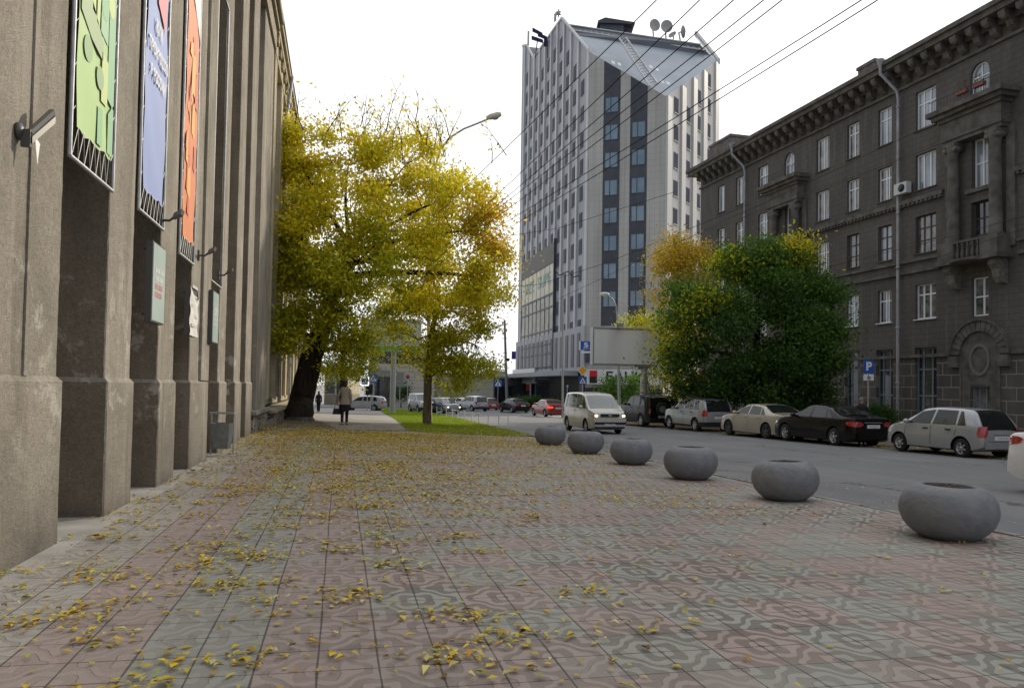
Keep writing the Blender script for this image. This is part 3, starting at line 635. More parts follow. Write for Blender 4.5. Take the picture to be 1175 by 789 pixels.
# ================================================================== CREAM BUILDING beyond
F2 = Fr((XF-.25,E1+.1,0), (0,1,0), (1,0,0)); B2 = thing('cream_building', 'sunlit cream plaster building with rubble plinth beyond the grey pillars', 'building', F2.w((10,0,-.5)))
LEN2 = 34
def wallgrid(mb, x0, x1, z0, z1, ops, d=.2, y=0.0, m=0, mr=None):
    """flat wall with rectangular openings and their reveals"""
    mr = m if mr is None else mr
    xs = sorted({x0, x1} | {v for o in ops for v in (o[0], o[1])}); zs = sorted({z0, z1} | {v for o in ops for v in (o[2], o[3])})
    for i in range(len(xs)-1):
        for j in range(len(zs)-1):
            cx, cz = (xs[i]+xs[i+1])/2, (zs[j]+zs[j+1])/2
            if any(o[0] < cx < o[1] and o[2] < cz < o[3] for o in ops): continue
            mb.poly([(xs[i],y,zs[j]),(xs[i+1],y,zs[j]),(xs[i+1],y,zs[j+1]),(xs[i],y,zs[j+1])], m)
    for a, b, c, e in ops:
        mb.poly([(a,y,c),(b,y,c),(b,y-d,c),(a,y-d,c)], mr); mb.poly([(a,y,e),(b,y,e),(b,y-d,e),(a,y-d,e)], mr)
        mb.poly([(a,y,c),(a,y-d,c),(a,y-d,e),(a,y,e)], mr); mb.poly([(b,y,c),(b,y-d,c),(b,y-d,e),(b,y,e)], mr)
def window(parent, fr, a, b, c, e, y, mf, mg, bars=(.5,), hb=(.3,), t=.055, lab=None, part=None):
    """frame (part) with its pane (sub-part)"""
    mb = MB(fr); d = .05
    mb.box(a, a+t, y, y+d, c, e); mb.box(b-t, b, y, y+d, c, e); mb.box(a+t, b-t, y, y+d, c, c+t); mb.box(a+t, b-t, y, y+d, e-t, e)
    for q in bars: x_ = a+(b-a)*q; mb.box(x_-t*.6, x_+t*.6, y+.002, y+d-.003, c+t, e-t)
    for q in hb: z_ = e-(e-c)*q; mb.box(a+t, b-t, y+.004, y+d-.006, z_-t*.5, z_+t*.5)
    o = mb.build('window', mf, parent)
    mb = MB(fr); mb.poly([(a+t*.5, y+.012, c+t*.5), (b-t*.5, y+.012, c+t*.5), (b-t*.5, y+.012, e-t*.5), (a+t*.5, y+.012, e-t*.5)]); mb.build('pane', mg, o)
    return o
ops = [(2.0+k*3.1, 3.3+k*3.1, z_, z_+hh) for k in range(10) for z_, hh in ((1.6, 3.0), (6.0, 2.4), (10.0, 2.2))]
mb = MB(F2); wallgrid(mb, 0, LEN2, .65, 14.2, ops, .3); mb.box(0, LEN2, -10, -.5, -1, 14.0); mb.poly([(0,0,.65),(0,-.6,.65),(0,-.6,14.2),(0,0,14.2)]); mb.build('wall', M['cream'], B2)
for a, b, c, e in ops: window(B2, F2, a, b, c, e, -.28, M['brown_frame'], M['g_dark'])
mb = MB(F2)
for k in range(11): mb.box(1.05+k*3.1-.45, 1.05+k*3.1+.45, .003, .22, .9, 13.6)
mb.build('pilaster', M['cream'], B2)
mb = MB(F2); mb.box(-.3, LEN2, -.3, .55, -1.2, .45); pl = mb.build('plinth', M['stone_rubble'], B2); mb = MB(F2); mb.box(-.35, LEN2, -.3, .62, .452, .56); mb.build('plinth_cap', M['cream'], pl)
mb = MB(F2)
mb.box(0, LEN2, -1, .24, 13.61, 14.2); mb.box(0, LEN2, -1, .36, 14.2, 14.5); mb.box(0, LEN2, -1, .46, 14.5, 14.75)
for k in range(28): mb.box(.4+k*1.2, .8+k*1.2, .24, .34, 13.9, 14.198)
mb.build('cornice', M['cream'], B2)
mb = MB(F2); mb.box(0, LEN2, -1, .50, 14.752, 14.83); mb.build('gutter', M['steel'], B2)
for q in (5.3, 11.6, 20.8):
    mb = MB(F2); mb.tube([(q,.52,14.6),(q,.38,13.4),(q,.30,12.8),(q,.30,.7)], .07, 8); mb.build('downpipe', M['galv'], B2)

# ================================================================== RIGHT BUILDING
AR = YAW - math.atan((PPX-350)/FPX)                      # direction of its front (left of +Y when negative)
ur = Vector((math.sin(AR), math.cos(AR), 0)); nr = Vector((-ur.y, ur.x, 0))    # nr points left = outward
nr = nr if nr.x < 0 else -nr
DR = 31.4; FR = Fr(-nr*DR, ur, nr)
RB = thing('dark_apartment_building', 'long dark grey five storey apartment building with bracketed cornice and columned porticos', 'building', FR.w((30,0,-.5)))
mw = M['dwall'] = mat('dark_wall', (.1,.1,.1), .95, spec=.15); h = NT(mw); o, x, y, z = h.xyz()
al = h.M('ADD', h.M('MULTIPLY', x, ur.x), h.M('MULTIPLY', y, ur.y)); al2 = h.M('SUBTRACT', h.M('MULTIPLY', y, .3), h.M('MULTIPLY', x, 1.0))
def bricks(w_, h_, mo):
    b = h.n('ShaderNodeTexBrick'); b.inputs['Scale'].default_value = 1; b.inputs['Brick Width'].default_value = w_; b.inputs['Row Height'].default_value = h_; b.inputs['Mortar Size'].default_value = mo
    b.inputs['Color1'].default_value = (.35,.35,.35,1); b.inputs['Color2'].default_value = (.62,.62,.62,1); b.inputs['Mortar'].default_value = (.5,.5,.5,1); b.inputs['Mortar Smooth'].default_value = .2
    h.nt.links.new(h.comb(al, z, 0.0), b.inputs['Vector']); return b
bb = bricks(1.05, .62, .028); bs = bricks(.62, .31, .016)
c = h.mix(h.rng(h.noise(o, .35, 6, .6), .3, .7), (.115,.103,.092), (.165,.15,.134))
c = h.mix(h.M('MULTIPLY', h.rng(h.noise(o, 12, 4, .7), .4, .7), .4), c, (.08,.073,.066))
c = h.mix(h.M('MULTIPLY', h.rng(h.noise(h.comb(h.M('MULTIPLY', al, 1.5), 0.0, h.M('MULTIPLY', z, .18)), 1.5, 4), .52, .7), .4), c, (.22,.2,.175))
gm = h.M('LESS_THAN', z, 3.42); cb_ = h.mix(.55, c, h.mix(.5, c, bb.outputs['Color'], 'MULTIPLY'))
ground_c = h.mix(bb.outputs['Fac'], cb_, (.27,.255,.225)); up_c = h.mix(h.M('MULTIPLY', bs.outputs['Fac'], .45), c, (.06,.055,.05))
h.put(h.b.inputs['Base Color'], h.mix(gm, up_c, ground_c)); h.bump(h.M('ADD', h.M('MULTIPLY', h.noise(o, 40, 3), .4), h.M('MULTIPLY', h.mix(gm, bs.outputs['Fac'], bb.outputs['Fac']), -.6)), .5, .03)
M['dtrim'] = mat('dark_trim', (.145,.133,.117), .95, noise=.3, nscale=2, bump=.5, bscale=25, spec=.1)
M['pipe'] = mat('downpipe', (.36,.37,.38), .5, .3, noise=.2, nscale=2)
s1 = lambda px: FR.hit(px, 300)[0]
wcols = [(s1(1062), 1.38, 1), (s1(1015), 1.05, 0), (s1(978.5), 1.05, 0), (s1(943.5), 1.25, 0), (s1(875), 1.2, 0), (s1(848), 1.05, 0), (s1(827), 1.05, 0)]
port = [s1(1121.5)-.15, s1(905)]
# columns out of frame towards the camera
wcols += [(port[0]-3.9, 1.38, 1), (port[0]-6.8, 1.2, 0), (port[0]-9.7, 1.2, 0), (port[0]-12.6, 1.2, 0)]
rows = [(15.55, 17.65), (12.35, 14.25), (8.95, 10.95), (5.45, 7.30)]
S0, S1, ZT = -14.0, s1(803.5), 18.9; zb = -1.3
ops = []
for s_, w_, big in wcols:
    for c_, e_ in rows: ops.append((s_-w_/2, s_+w_/2, c_, e_))
    ops.append((s_-(1.38 if w_ > 1.3 else 1.2)/2-.05, s_+(1.38 if w_ > 1.3 else 1.2)/2+.05, -.15, 3.95))
pops = []
for p in port: pops += [(p-.55, p+.55, 15.95, 17.7), (p-.48, p+.48, 11.6, 14.0), (p-.52, p+.52, 8.2, 10.9), (p-.48, p+.48, 5.3, 7.2), (p-.55, p+.55, .3, 1.9)]
mb = MB(FR); wallgrid(mb, S0, S1, zb, ZT, ops+pops, .32)
mb.poly([(S1,0,zb),(S1,-12,zb),(S1,-12,ZT),(S1,0,ZT)]); mb.box(S0, S1-.02, -12, -.6, zb, ZT-.02)
for p in port:                                        # arched heads of the top windows
    for sg in (-1, 1):
        pts = [(p+sg*.551, .002, 17.15), (p+sg*.551, .002, 17.701)] + [(p+sg*.55*math.sin(PI/2*k/8), .002, 17.15+.55*math.cos(PI/2*k/8)) for k in range(0, 9)]
        for k in range(8):
            a0, a1 = PI/2*k/8, PI/2*(k+1)/8
            mb.poly([(p+sg*.55*math.sin(a0), .002, 17.15+.55*math.cos(a0)), (p+sg*.55*math.sin(a1), .002, 17.15+.55*math.cos(a1)), (p+sg*.55*math.sin(a1), .002, 17.702), (p+sg*.55*math.sin(a0), .002, 17.702)])
            mb.poly([(p+sg*.55*math.sin(a0), .002, 17.15+.55*math.cos(a0)), (p+sg*.55*math.sin(a1), .002, 17.15+.55*math.cos(a1)), (p+sg*.55*math.sin(a1), -.3, 17.15+.55*math.cos(a1)), (p+sg*.55*math.sin(a0), -.3, 17.15+.55*math.cos(a0))])
mb.build('wall', mw, RB)
mb = MB(FR); mb.box(S0, S1+.3, -12, .25, ZT, ZT+.35); mb.box(S0, S1+.55, -12, .95, ZT+.35, ZT+.62); mb.box(S0, S1+.62, -12, 1.10, ZT+.62, ZT+.85); mb.box(S0, S1+.12, -.02, .14, ZT-.75, ZT-.62); mb.build('cornice', M['dtrim'], RB)
br_mb = None; k = 0; s_ = S0+.4
bracket_me = None
while s_ < S1:
    mb = MB(FR)
    prof = [(0,ZT+.345),(.85,ZT+.345),(.88,ZT+.18),(.80,ZT+.02),(.60,ZT-.02),(.42,ZT-.10),(.32,ZT-.32),(.14,ZT-.45),(0,ZT-.5)]
    mb.prism([(s_-.18, y_, z_) for y_, z_ in prof], (.36,0,0)); mb.ell((s_, .66, ZT+.10), (.20,.22,.20), 8, 5)
    if s_ > 20: mb.build('cornice_bracket', M['dtrim'], RB)
    s_ += .92; k += 1
# string courses
mb = MB(FR)
def course(mb, a, b, z0_, z1_, d): mb.box(a, b, .001, d, z0_, z1_)
for a, b in ((S0, port[0]-2.1), (port[0]+2.1, port[1]-2.0), (port[1]+2.0, S1)):
    course(mb, a, b, 11.75, 11.98, .22); course(mb, a, b, 11.62, 11.75, .12)
    course(mb, a, b, 8.55, 8.68, .14); course(mb, a, b, 7.95, 8.12, .14)
course(mb, S0, port[0]-1.75, 3.42, 3.58, .12); course(mb, port[0]+1.75, S1, 3.42, 3.58, .12); mb.build('string_course', M['dtrim'], RB)
mb = MB(FR)
for a, b in ((S0, port[0]-2.1), (port[0]+2.1, port[1]-2.0)):
    q = a+.1
    while q < b-.1: mb.box(q, q+.14, .12, .20, 11.63, 11.748); q += .3
mb.build('dentil_course', M['dtrim'], RB)
R2 = random.Random(4); gset = [M['g_sky'], M['g_sky'], M['g_curt'], M['g_curt'], M['g_dark']]
for (s_, w_, big) in wcols:
    for ri, (c_, e_) in enumerate(rows):
        old = ri == 2 and s_ < 41
        mf = M['brown_frame'] if old else M['wframe']; g_ = R2.choice(gset)
        bars = (.36, .68) if big else R2.choice([(.5,), (.42,), (.33, .5)]) ; hb = R2.choice([(.3,), (.33,), ()]) if not old else (.33, .66)
        window(RB, FR, s_-w_/2, s_+w_/2, c_, e_, -.20, mf, g_, bars, hb, .075 if not old else .06)
        mb = MB(FR); mb.box(s_-w_/2-.08, s_+w_/2+.08, -.1, .09, c_-.05, c_-.004); mb.build('window_sill', M['wframe'] if ri == 3 else M['dtrim'], RB)
    w2 = (1.38 if w_ > 1.3 else 1.2)+.1
    window(RB, FR, s_-w2/2, s_+w2/2, -.15, 3.95, -.25, M['bframe'], M['g_dark'], (.32, .72), (.28, .62), .08)
for pi, p in enumerate(port):
    # arched top window
    mb = MB(FR); y_ = -.2; t = .06; K = [(p+.55*math.cos(a_), 17.15+.55*math.sin(a_)) for a_ in [PI*k/14 for k in range(15)]]
    Ki = [(p+.48*math.cos(a_), 17.15+.48*math.sin(a_)) for a_ in [PI*k/14 for k in range(15)]]
    for k in range(14): mb.prism([(K[k][0],y_,K[k][1]),(K[k+1][0],y_,K[k+1][1]),(Ki[k+1][0],y_,Ki[k+1][1]),(Ki[k][0],y_,Ki[k][1])], (0,.05,0))
    mb.box(p-.55, p-.48, y_, y_+.05, 15.95, 17.15); mb.box(p+.48, p+.55, y_, y_+.05, 15.95, 17.15); mb.box(p-.03, p+.03, y_, y_+.045, 15.95, 17.6); mb.box(p-.48, p+.48, y_, y_+.045, 17.0, 17.07)
    wo = mb.build('arched_window', M['wframe'], RB); mb = MB(FR); mb.poly([(p-.55,y_+.01,15.95),(p+.55,y_+.01,15.95)]+[(a_, y_+.01, b_) for a_, b_ in K]); mb.build('pane', M['g_sky'], wo)
    window(RB, FR, p-.48, p+.48, 11.6, 14.0, -.28, M['wframe'], M['g_sky'], (.5,), (.5,), .08); window(RB, FR, p-.52, p+.52, 8.2, 10.9, -.28, M['brown_frame'], M['g_dark'], (.5,), (.3, .6), .06)
    window(RB, FR, p-.48, p+.48, 5.3, 7.2, -.2, M['wframe'], M['g_curt'], (.4,), (.5,), .08); window(RB, FR, p-.55, p+.55, .3, 1.9, -.2, M['bframe'], M['g_curt'], (.3,.66), (), .05)
    mb = MB(FR)                                        # entablature
    mb.box(p-1.75, p+1.75, .002, .62, 14.15, 15.10); mb.box(p-1.85, p+1.85, .003, .74, 15.10, 15.28); mb.box(p-2.05, p+2.05, .004, .95, 15.28, 15.48); mb.box(p-2.2, p+2.2, .005, 1.15, 15.48, 15.72); mb.box(p-1.7, p+1.7, .0025, .56, 13.98, 14.15)
    mb.box(p-2.0, p-1.55, .003, .12, 8.4, 14.1); mb.box(p+1.55, p+2.0, .003, .12, 8.4, 14.1)
    mb.box(p-.75, p+.75, .003, .16, 11.35, 11.55)
    e_ = mb.build('portico', M['dtrim'], RB); e_['label'] = 'dark entablature of the portico with a roofed slab'
    for sg in (-1, 1):
        cx = p+sg*1.22; mb = MB(FR); mb.lathe([(.34,9.0),(.34,9.12),(.29,9.18),(.285,10.6),(.27,12),(.245,13.45)], (cx,.36,0), 16); c_ = mb.build('column', M['dtrim'], RB)
        mb = MB(FR); mb.box(cx-.34, cx+.34, .06, .66, 13.82, 13.975)
        for q in (-1, 1): mb.lathe([(0,-.18),(.15,-.18),(.15,.36),(0,.36)], (cx+q*.27,.27,13.68), 10, axis='y')
        mb.lathe([(.25,13.4),(.30,13.55),(.33,13.83)], (cx,.36,0), 14)
        mb.build('capital', mat('capital_stone', (.16,.15,.13), .95, noise=.3, nscale=5), c_)
    bal = MB(FR)                                       # balcony
    for sg in (-1, 1): bal.box(p+sg*1.25-.48, p+sg*1.25+.48, .003, .85, 8.05, 8.98); 
    bal.box(p-1.85, p+1.85, .004, 1.0, 7.86, 8.05); bal.box(p-.77, p+.77, .62, .82, 8.86, 8.97)
    arc = [(p+.85*math.cos(PI*k/12), .9+.42*math.sin(PI*k/12), 7.90) for k in range(13)]; bal.prism(arc, (0,0,.12))
    bo = bal.build('balcony', M['dtrim'], RB)
    for k in range(5):
        mb = MB(FR); cx = p-.58+k*.29; mb.lathe([(.05,8.06),(.07,8.14),(.095,8.3),(.06,8.5),(.04,8.66),(.07,8.8),(.07,8.86)], (cx,.74,0), 8); mb.build('baluster', mat('baluster_stone', (.13,.12,.105), .95), bo)
    for sg in (-1, 1):
        mb = MB(FR); cx = p+sg*1.3; mb.prism([(cx-.22,.004,7.855),(cx-.22,.70,7.855),(cx-.22,.72,7.6),(cx-.22,.5,7.4),(cx-.22,.42,7.0),(cx-.22,.25,6.75),(cx-.22,.004,6.7)], (.44,0,0)); mb.build('console', mat('console_stone', (.2,.185,.155), .95, noise=.3, nscale=6), bo)
    # iron railing on the roofed slab with flower boxes
    mb = MB(FR); mb.tube([(p-2.1,1.05,16.25),(p+2.1,1.05,16.25)], .02, 5)
    for k in range(22): q = p-2.1+4.2*k/21; mb.tube([(q,1.05,15.72),(q,1.05,16.25)], .010, 4)
    mb.build('railing', M['steel'], RB)
    # ground arch niche with medallion
    mb = MB(FR)
    for k in range(15):
        a0, a1 = PI*k/15+.012, PI*(k+1)/15-.012
        mb.prism([(p+1.12*math.cos(a0),.001,3.45+1.12*math.sin(a0)),(p+1.62*math.cos(a0),.001,3.45+1.62*math.sin(a0)),(p+1.62*math.cos(a1),.001,3.45+1.62*math.sin(a1)),(p+1.12*math.cos(a1),.001,3.45+1.12*math.sin(a1))], (0,.13,0))
    n_ = 20; 
    for k in range(n_):
        a0, a1 = PI*k/n_, PI*(k+1)/n_; mb.prism([(p+1.62*math.cos(a0),.001,3.45+1.62*math.sin(a0)),(p+1.72*math.cos(a0),.001,3.45+1.72*math.sin(a0)),(p+1.72*math.cos(a1),.001,3.45+1.72*math.sin(a1)),(p+1.62*math.cos(a1),.001,3.45+1.62*math.sin(a1))], (0,.2,0))
    for sg in (-1, 1): mb.box(p+sg*1.42-.26, p+sg*1.42+.26, .002, .22, 2.85, 3.4); mb.box(p+sg*1.10-.04, p+sg*1.10+.04, .003, .07, zb, 3.45)
    nb = mb.build('arch', M['dtrim'], RB)
    mb = MB(FR); mb.poly([(p-1.06,.012,2.0),(p+1.06,.012,2.0),(p+1.06,.012,3.45)]+[(p+1.10*math.cos(PI*k/18),.012,3.45+1.10*math.sin(PI*k/18)) for k in range(19)]+[(p-1.06,.012,3.45)])
    mb.poly([(p-1.06,.012,zb),(p-.56,.012,zb),(p-.56,.012,2.0),(p-1.06,.012,2.0)]); mb.poly([(p+.56,.012,zb),(p+1.06,.012,zb),(p+1.06,.012,2.0),(p+.56,.012,2.0)]); mb.build('niche_panel', M['dtrim'], nb)
    mb = MB(FR); n_ = 32
    for rr, ww in ((.60, .07),):
        for k in range(n_):
            a0, a1 = 2*PI*k/n_, 2*PI*(k+1)/n_; q = lambda a, r_: (p+r_*math.cos(a)*.88, .014, 3.2+r_*math.sin(a)*1.18)
            mb.prism([q(a0, rr-ww), q(a0, rr+ww), q(a1, rr+ww), q(a1, rr-ww)], (0,.06,0))
    mb.build('medallion', mat('medallion_stone', (.19,.18,.16), .95), nb)
    # flower boxes on the slab rail (things)
    if pi == 0:
        for j, (o1, o2, lab) in enumerate(((FR.hit(1130,105,1.17)[0]-p, FR.hit(1117,105,1.17)[0]-p, 'flower box with reddish plants below the arched top window'), (FR.hit(1110,105,1.17)[0]-p, FR.hit(1098,105,1.17)[0]-p, 'flower box with withered reddish plants at the left end of the high slab railing'))):
            fb = thing('flower_box', lab, 'flower box', FR.w((p+o1, 1.1, 15.8)), group=None); mb = MB(FR); mb.box(p+o1, p+o2, 1.07, 1.27, 15.95, 16.12); mb.build('box', mat('terracotta', (.22,.09,.07), .8), fb)
            mb = MB(FR)
            for k in range(60): c0_ = (random.uniform(p+o1, p+o2), 1.17+random.uniform(-.12,.12), 16.12+random.uniform(0,.4)); mb.add([(c0_[0]+random.uniform(-.06,.06), c0_[1]+random.uniform(-.05,.05), c0_[2]+random.uniform(-.06,.06)) for _ in range(3)], [(0,1,2)])
            mb.build('foliage', mat('dry_plants', (.20,.08,.06), .9, c2=(.10,.11,.04), nscale=8), fb)
# downpipes
for q in (s1(1034.3), s1(857)):
    mb = MB(FR); mb.tube([(q+.3,1.14,ZT+.7),(q+.3,1.14,ZT+.2),(q+.03,.30,ZT-.75),(q,.22,ZT-1.2),(q,.22,-.2)], .085, 8)
    for z_ in (17.2, 14.4, 11.3, 8.3, 5.0, 2.0): mb.lathe([(.10,z_),(.115,z_+.02),(.115,z_+.12),(.10,z_+.14)], (q,.22,0), 8)
    mb.lathe([(.09,ZT+.6),(.18,ZT+.85),(.2,ZT+1.0)], (q+.3,1.14,0), 8); mb.build('downpipe', M['pipe'], RB)
# chimneys / roof
mb = MB(FR); mb.prism([(S0,1.0,ZT+.86),(S0,-6,ZT+2.6),(S0,-12,ZT+.86)], (S1-S0,0,0)); mb.build('roof', mat('roof_metal', (.10,.10,.10), .7, noise=.2, nscale=1), RB)
def chimney(pxa, pxb, off, z1_, d):
    a = FR.hit(pxa, 200, -off)[0]; b = FR.hit(pxb, 200, -off)[0]; mb = MB(FR); a, b = min(a,b), max(a,b); mb.box(a, b, -off-d, -off, ZT+.5, z1_); mb.box(a-.08, b+.08, -off-d-.08, -off+.08, z1_, z1_+.2); mb.build('chimney', mat('chimney_brick', (.17,.15,.14), .95, noise=.3, nscale=3), RB)
chimney(984, 1003, 3.5, ZT+3.9, 1.6); chimney(814, 838, 1.3, ZT+3.1, 3.0)
mb = MB(FR); q = FR.hit(905, 150, -2)[0]; mb.prism([(q-.7,-1.6,ZT+1.3),(q+.7,-1.6,ZT+1.3),(q+.5,-1.6,ZT+2.1),(q-.5,-1.6,ZT+2.1)], (0,-1.6,0)); mb.build('dormer', M['steel'], RB)
# air conditioner
q, zq = FR.hit(1040.5, 217); ac = thing('air_conditioner', 'white air conditioner unit beside the downpipe under a fourth floor window', 'air conditioner', FR.w((q, .2, zq-.3)))
mb = MB(FR); mb.box(q-.45, q+.45, .12, .45, zq-.3, zq+.3); mb.build('casing', M['ac'], ac); mb = MB(FR); mb.lathe([(.0,0),(.22,0),(.22,.02),(0,.02)], (q-.1,.452,zq), 16, axis='y'); mb.build('fan_grille', M['black'], ac)

# ================================================================== TOWER
TW = thing('office_tower', 'tall pale grey panelled office tower with a slanting blue grey glazed roof', 'tower', at(672, 462, 91))
P1 = at(672, 455, 91); P1.z = -2.0
def hdir(vpx=None, ang=None):                     # horizontal direction whose vanishing point is at pixel column vpx
    a = YAW + (math.atan((vpx-PPX)/FPX) if ang is None else ang); return Vector((math.sin(a), math.cos(a), 0))
uL = hdir(400); nL = Vector((-uL.y, uL.x, 0)); nL = nL if nL.dot(CAM-P1) > 0 else -nL
TLf = Fr((P1.x, P1.y, -2.0), uL, nL)
uM = -hdir(ang=rad(-68)); uM = uM if uM.dot(cr) > 0 else -uM
nM = Vector((-uM.y, uM.x, 0)); nM = nM if nM.dot(CAM-P1) > 0 else -nM
TMf = Fr(TLf.o, uM, nM); LM = TMf.hit(762.5, 300)[0]
P2 = TMf.w((LM,0,0)); uR = hdir(1200); nR = Vector((-uR.y, uR.x, 0)); nR = nR if nR.dot(CAM-P2) > 0 else -nR
TRf = Fr(P2, uR, nR); LR = TRf.hit(821, 300)[0]; LL = TLf.hit(595.5, 300)[0]
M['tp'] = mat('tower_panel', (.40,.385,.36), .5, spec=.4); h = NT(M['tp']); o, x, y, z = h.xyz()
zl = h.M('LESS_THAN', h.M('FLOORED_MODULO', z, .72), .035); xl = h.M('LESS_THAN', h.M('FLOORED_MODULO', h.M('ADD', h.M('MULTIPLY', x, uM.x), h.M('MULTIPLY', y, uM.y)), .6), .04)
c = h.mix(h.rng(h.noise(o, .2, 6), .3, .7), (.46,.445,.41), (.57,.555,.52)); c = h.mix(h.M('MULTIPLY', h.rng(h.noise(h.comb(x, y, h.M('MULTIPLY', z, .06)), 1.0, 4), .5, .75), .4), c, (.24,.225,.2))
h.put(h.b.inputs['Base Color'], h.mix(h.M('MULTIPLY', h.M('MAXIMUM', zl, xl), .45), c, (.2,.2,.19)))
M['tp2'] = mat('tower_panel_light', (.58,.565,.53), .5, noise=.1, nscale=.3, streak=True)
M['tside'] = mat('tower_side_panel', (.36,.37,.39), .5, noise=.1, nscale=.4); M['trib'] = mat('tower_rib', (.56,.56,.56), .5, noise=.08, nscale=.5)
M['tdark'] = mat('tower_dark_panel', (.075,.08,.092), .45, noise=.15, nscale=1.2); M['troof'] = mat('tower_roof', (.21,.26,.31), .35, .1, noise=.12, nscale=.35, spec=.6)
M['tband'] = mat('tower_roof_band', (.085,.095,.115), .5, noise=.15, nscale=.5)
hitz = lambda F_, px, py: F_.hit(px, py)
tl = [(0, hitz(TLf, 672.5, 67)[1])] + [hitz(TLf, a, b) for a, b in ((645,21), (612.5,67), (604.5,52), (596,60))]
tl[-1] = (LL, tl[-1][1])
zP2 = hitz(TMf, 762.5, 111)[1]; zP3 = hitz(TRf, 820.5, 67)[1]; zP1 = tl[0][1]
ZBL = 11.0                                            # where the dark base ends
def topz(s_):
    for (a, za), (b, zb_) in zip(tl, tl[1:]):
        if a <= s_ <= b: return za+(zb_-za)*(s_-a)/(b-a)
    return tl[-1][1]
mb = MB(TLf); mb.poly([(0,0,0)]+[(a,0,z_) for a, z_ in tl]+[(LL,0,0)]); 
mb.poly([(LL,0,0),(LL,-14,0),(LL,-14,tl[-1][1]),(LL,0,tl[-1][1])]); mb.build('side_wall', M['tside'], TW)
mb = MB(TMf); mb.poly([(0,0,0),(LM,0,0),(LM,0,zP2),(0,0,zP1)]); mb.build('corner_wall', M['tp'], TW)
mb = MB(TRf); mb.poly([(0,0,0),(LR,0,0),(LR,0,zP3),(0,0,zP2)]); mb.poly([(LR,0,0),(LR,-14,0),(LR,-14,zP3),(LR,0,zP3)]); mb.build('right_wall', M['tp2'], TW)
# parapet edging
mb = MB(TLf)
for (a, za), (b, zb_) in zip(tl, tl[1:]): mb.prism([(a,-.15,za-.1),(b,-.15,zb_-.1),(b,-.15,zb_+.2),(a,-.15,za+.2)], (0,.3,0))
mb.build('gable_edge', M['trib'], TW)
cols10 = [665.8, 656.9, 648.9, 641.3, 633.8, 626.7, 620.5, 613.4, 607.2, 601.9]
c0s = TLf.hit(665.8, 300)[0]; cns = TLf.hit(601.9, 300)[0]; pitchL = (cns-c0s)/9; ST = 3.3
bay = (TLf.hit(637.5, 350)[0], TLf.hit(600.5, 350)[0]); bz1 = TLf.hit(637, 283)[1]; bz0 = TLf.hit(637, 408)[1]
cc = 0
for k in range(11):                                  # ribs
    s_ = c0s+pitchL*(k-.5); zt = min(topz(s_-.4), topz(s_+.4))-.05
    if k == 0: s_ = .45
    mb = MB(TLf); ok = not (bay[0] < s_ < bay[1]); 
    if ok or True:
        mb.box(s_-.36, s_+.36, .002, .20, (bz1 if (bay[0]-.5 < s_ < bay[1]+.5) else ZBL), zt); mb.build('rib', M['trib'], TW)
    if ok is False: mb = MB(TLf); mb.box(s_-.36, s_+.36, .002, .20, 5.5, bz0-1.5); mb.build('rib', M['tside'], TW)
z_first = TLf.hit(665.8, 104)[1]
rowsL = []; zz = z_first+3*ST
wl = []
for k in range(10):
    s_ = c0s+pitchL*k
    zz = z_first - math.floor((z_first-ZBL)/ST)*ST
    while zz+.9 < topz(s_)-2.2:
        if not (bay[0]-.3 < s_ < bay[1]+.3 and zz < bz1+1): wl.append((s_, zz))
        zz += ST
wl.sort(key=lambda q: q[0]); 
def tower_windows(F_, L_, w_, h_, mats, mf=None):
    for s_, z_ in L_: 
        yield s_, z_
first = wl[:96]; rest = wl[96:]
for s_, z_ in first:
    mb = MB(TLf); mb.box(s_-.62, s_+.62, .003, .05, z_-.88, z_+.88, 0); mb.box(s_-.54, s_+.54, .051, .065, z_-.8, z_+.8, 1); mb.box(s_-.64, s_+.64, .05, .12, z_-.95, z_-.89, 0)
    mb.build('window', [M['tband'], M['g_tdark']], TW)
if rest:
    mb = MB(TLf)
    for s_, z_ in rest: mb.box(s_-.72, s_+.72, .003, .07, z_-1.05, z_+1.05, 0); mb.box(s_-.6, s_+.6, .071, .085, z_-.93, z_+.93, 1)
    o = mb.build('far_window', [M['tband'], M['g_tdark']], TW); o['kind'] = 'stuff'
M['gletters'] = mat('green_letters', (.16,.32,.27), .4)
# glazed bay on the side
mb = MB(TLf); a, b = bay; mb.box(a, b, .01, .26, bz0-1.6, bz1-2.2); bo = mb.build('glazed_bay', M['g_bay'], TW)
mb = MB(TLf); mb.box(a-.05, b+.05, .01, .34, bz1-2.2, bz1+.6); mb.build('bay_cap', M['concrete'], bo)
mb = MB(TLf); mb.box(a+.1, b-.1, .261, .29, bz1-6.3, bz1-2.3); mb.build('bay_panel', M['g_baytop'], bo)
mb = MB(TLf)
for k in range(9): q = a+(b-a)*k/8; mb.box(q-.02, q+.02, .26, .32, bz0-1.6, bz1-2.2)
for zz in (bz1-6.4, bz1-8.2, bz1-11.4, bz1-13.4, bz1-16.6, bz1-18.4, bz0+.4, bz0-1.5): mb.box(a, b, .26, .36, zz-.14, zz+.08)
mb.box(a-.12, a+.06, .01, .40, bz0-2, bz1+1.0); mb.build('mullion', M['tdark'], bo)
for wd_, sx_ in (('SIZE', .27), ('SUPE', .73)):
    mb = MB(TLf); cxx = b+(a-b)*sx_; put_text(mb, wd_, cxx, .33, bz1-4.2, 2.5, 0, wide=1.35, bold=.04, flip=True); mb.build('lettering', M['gletters'], bo)
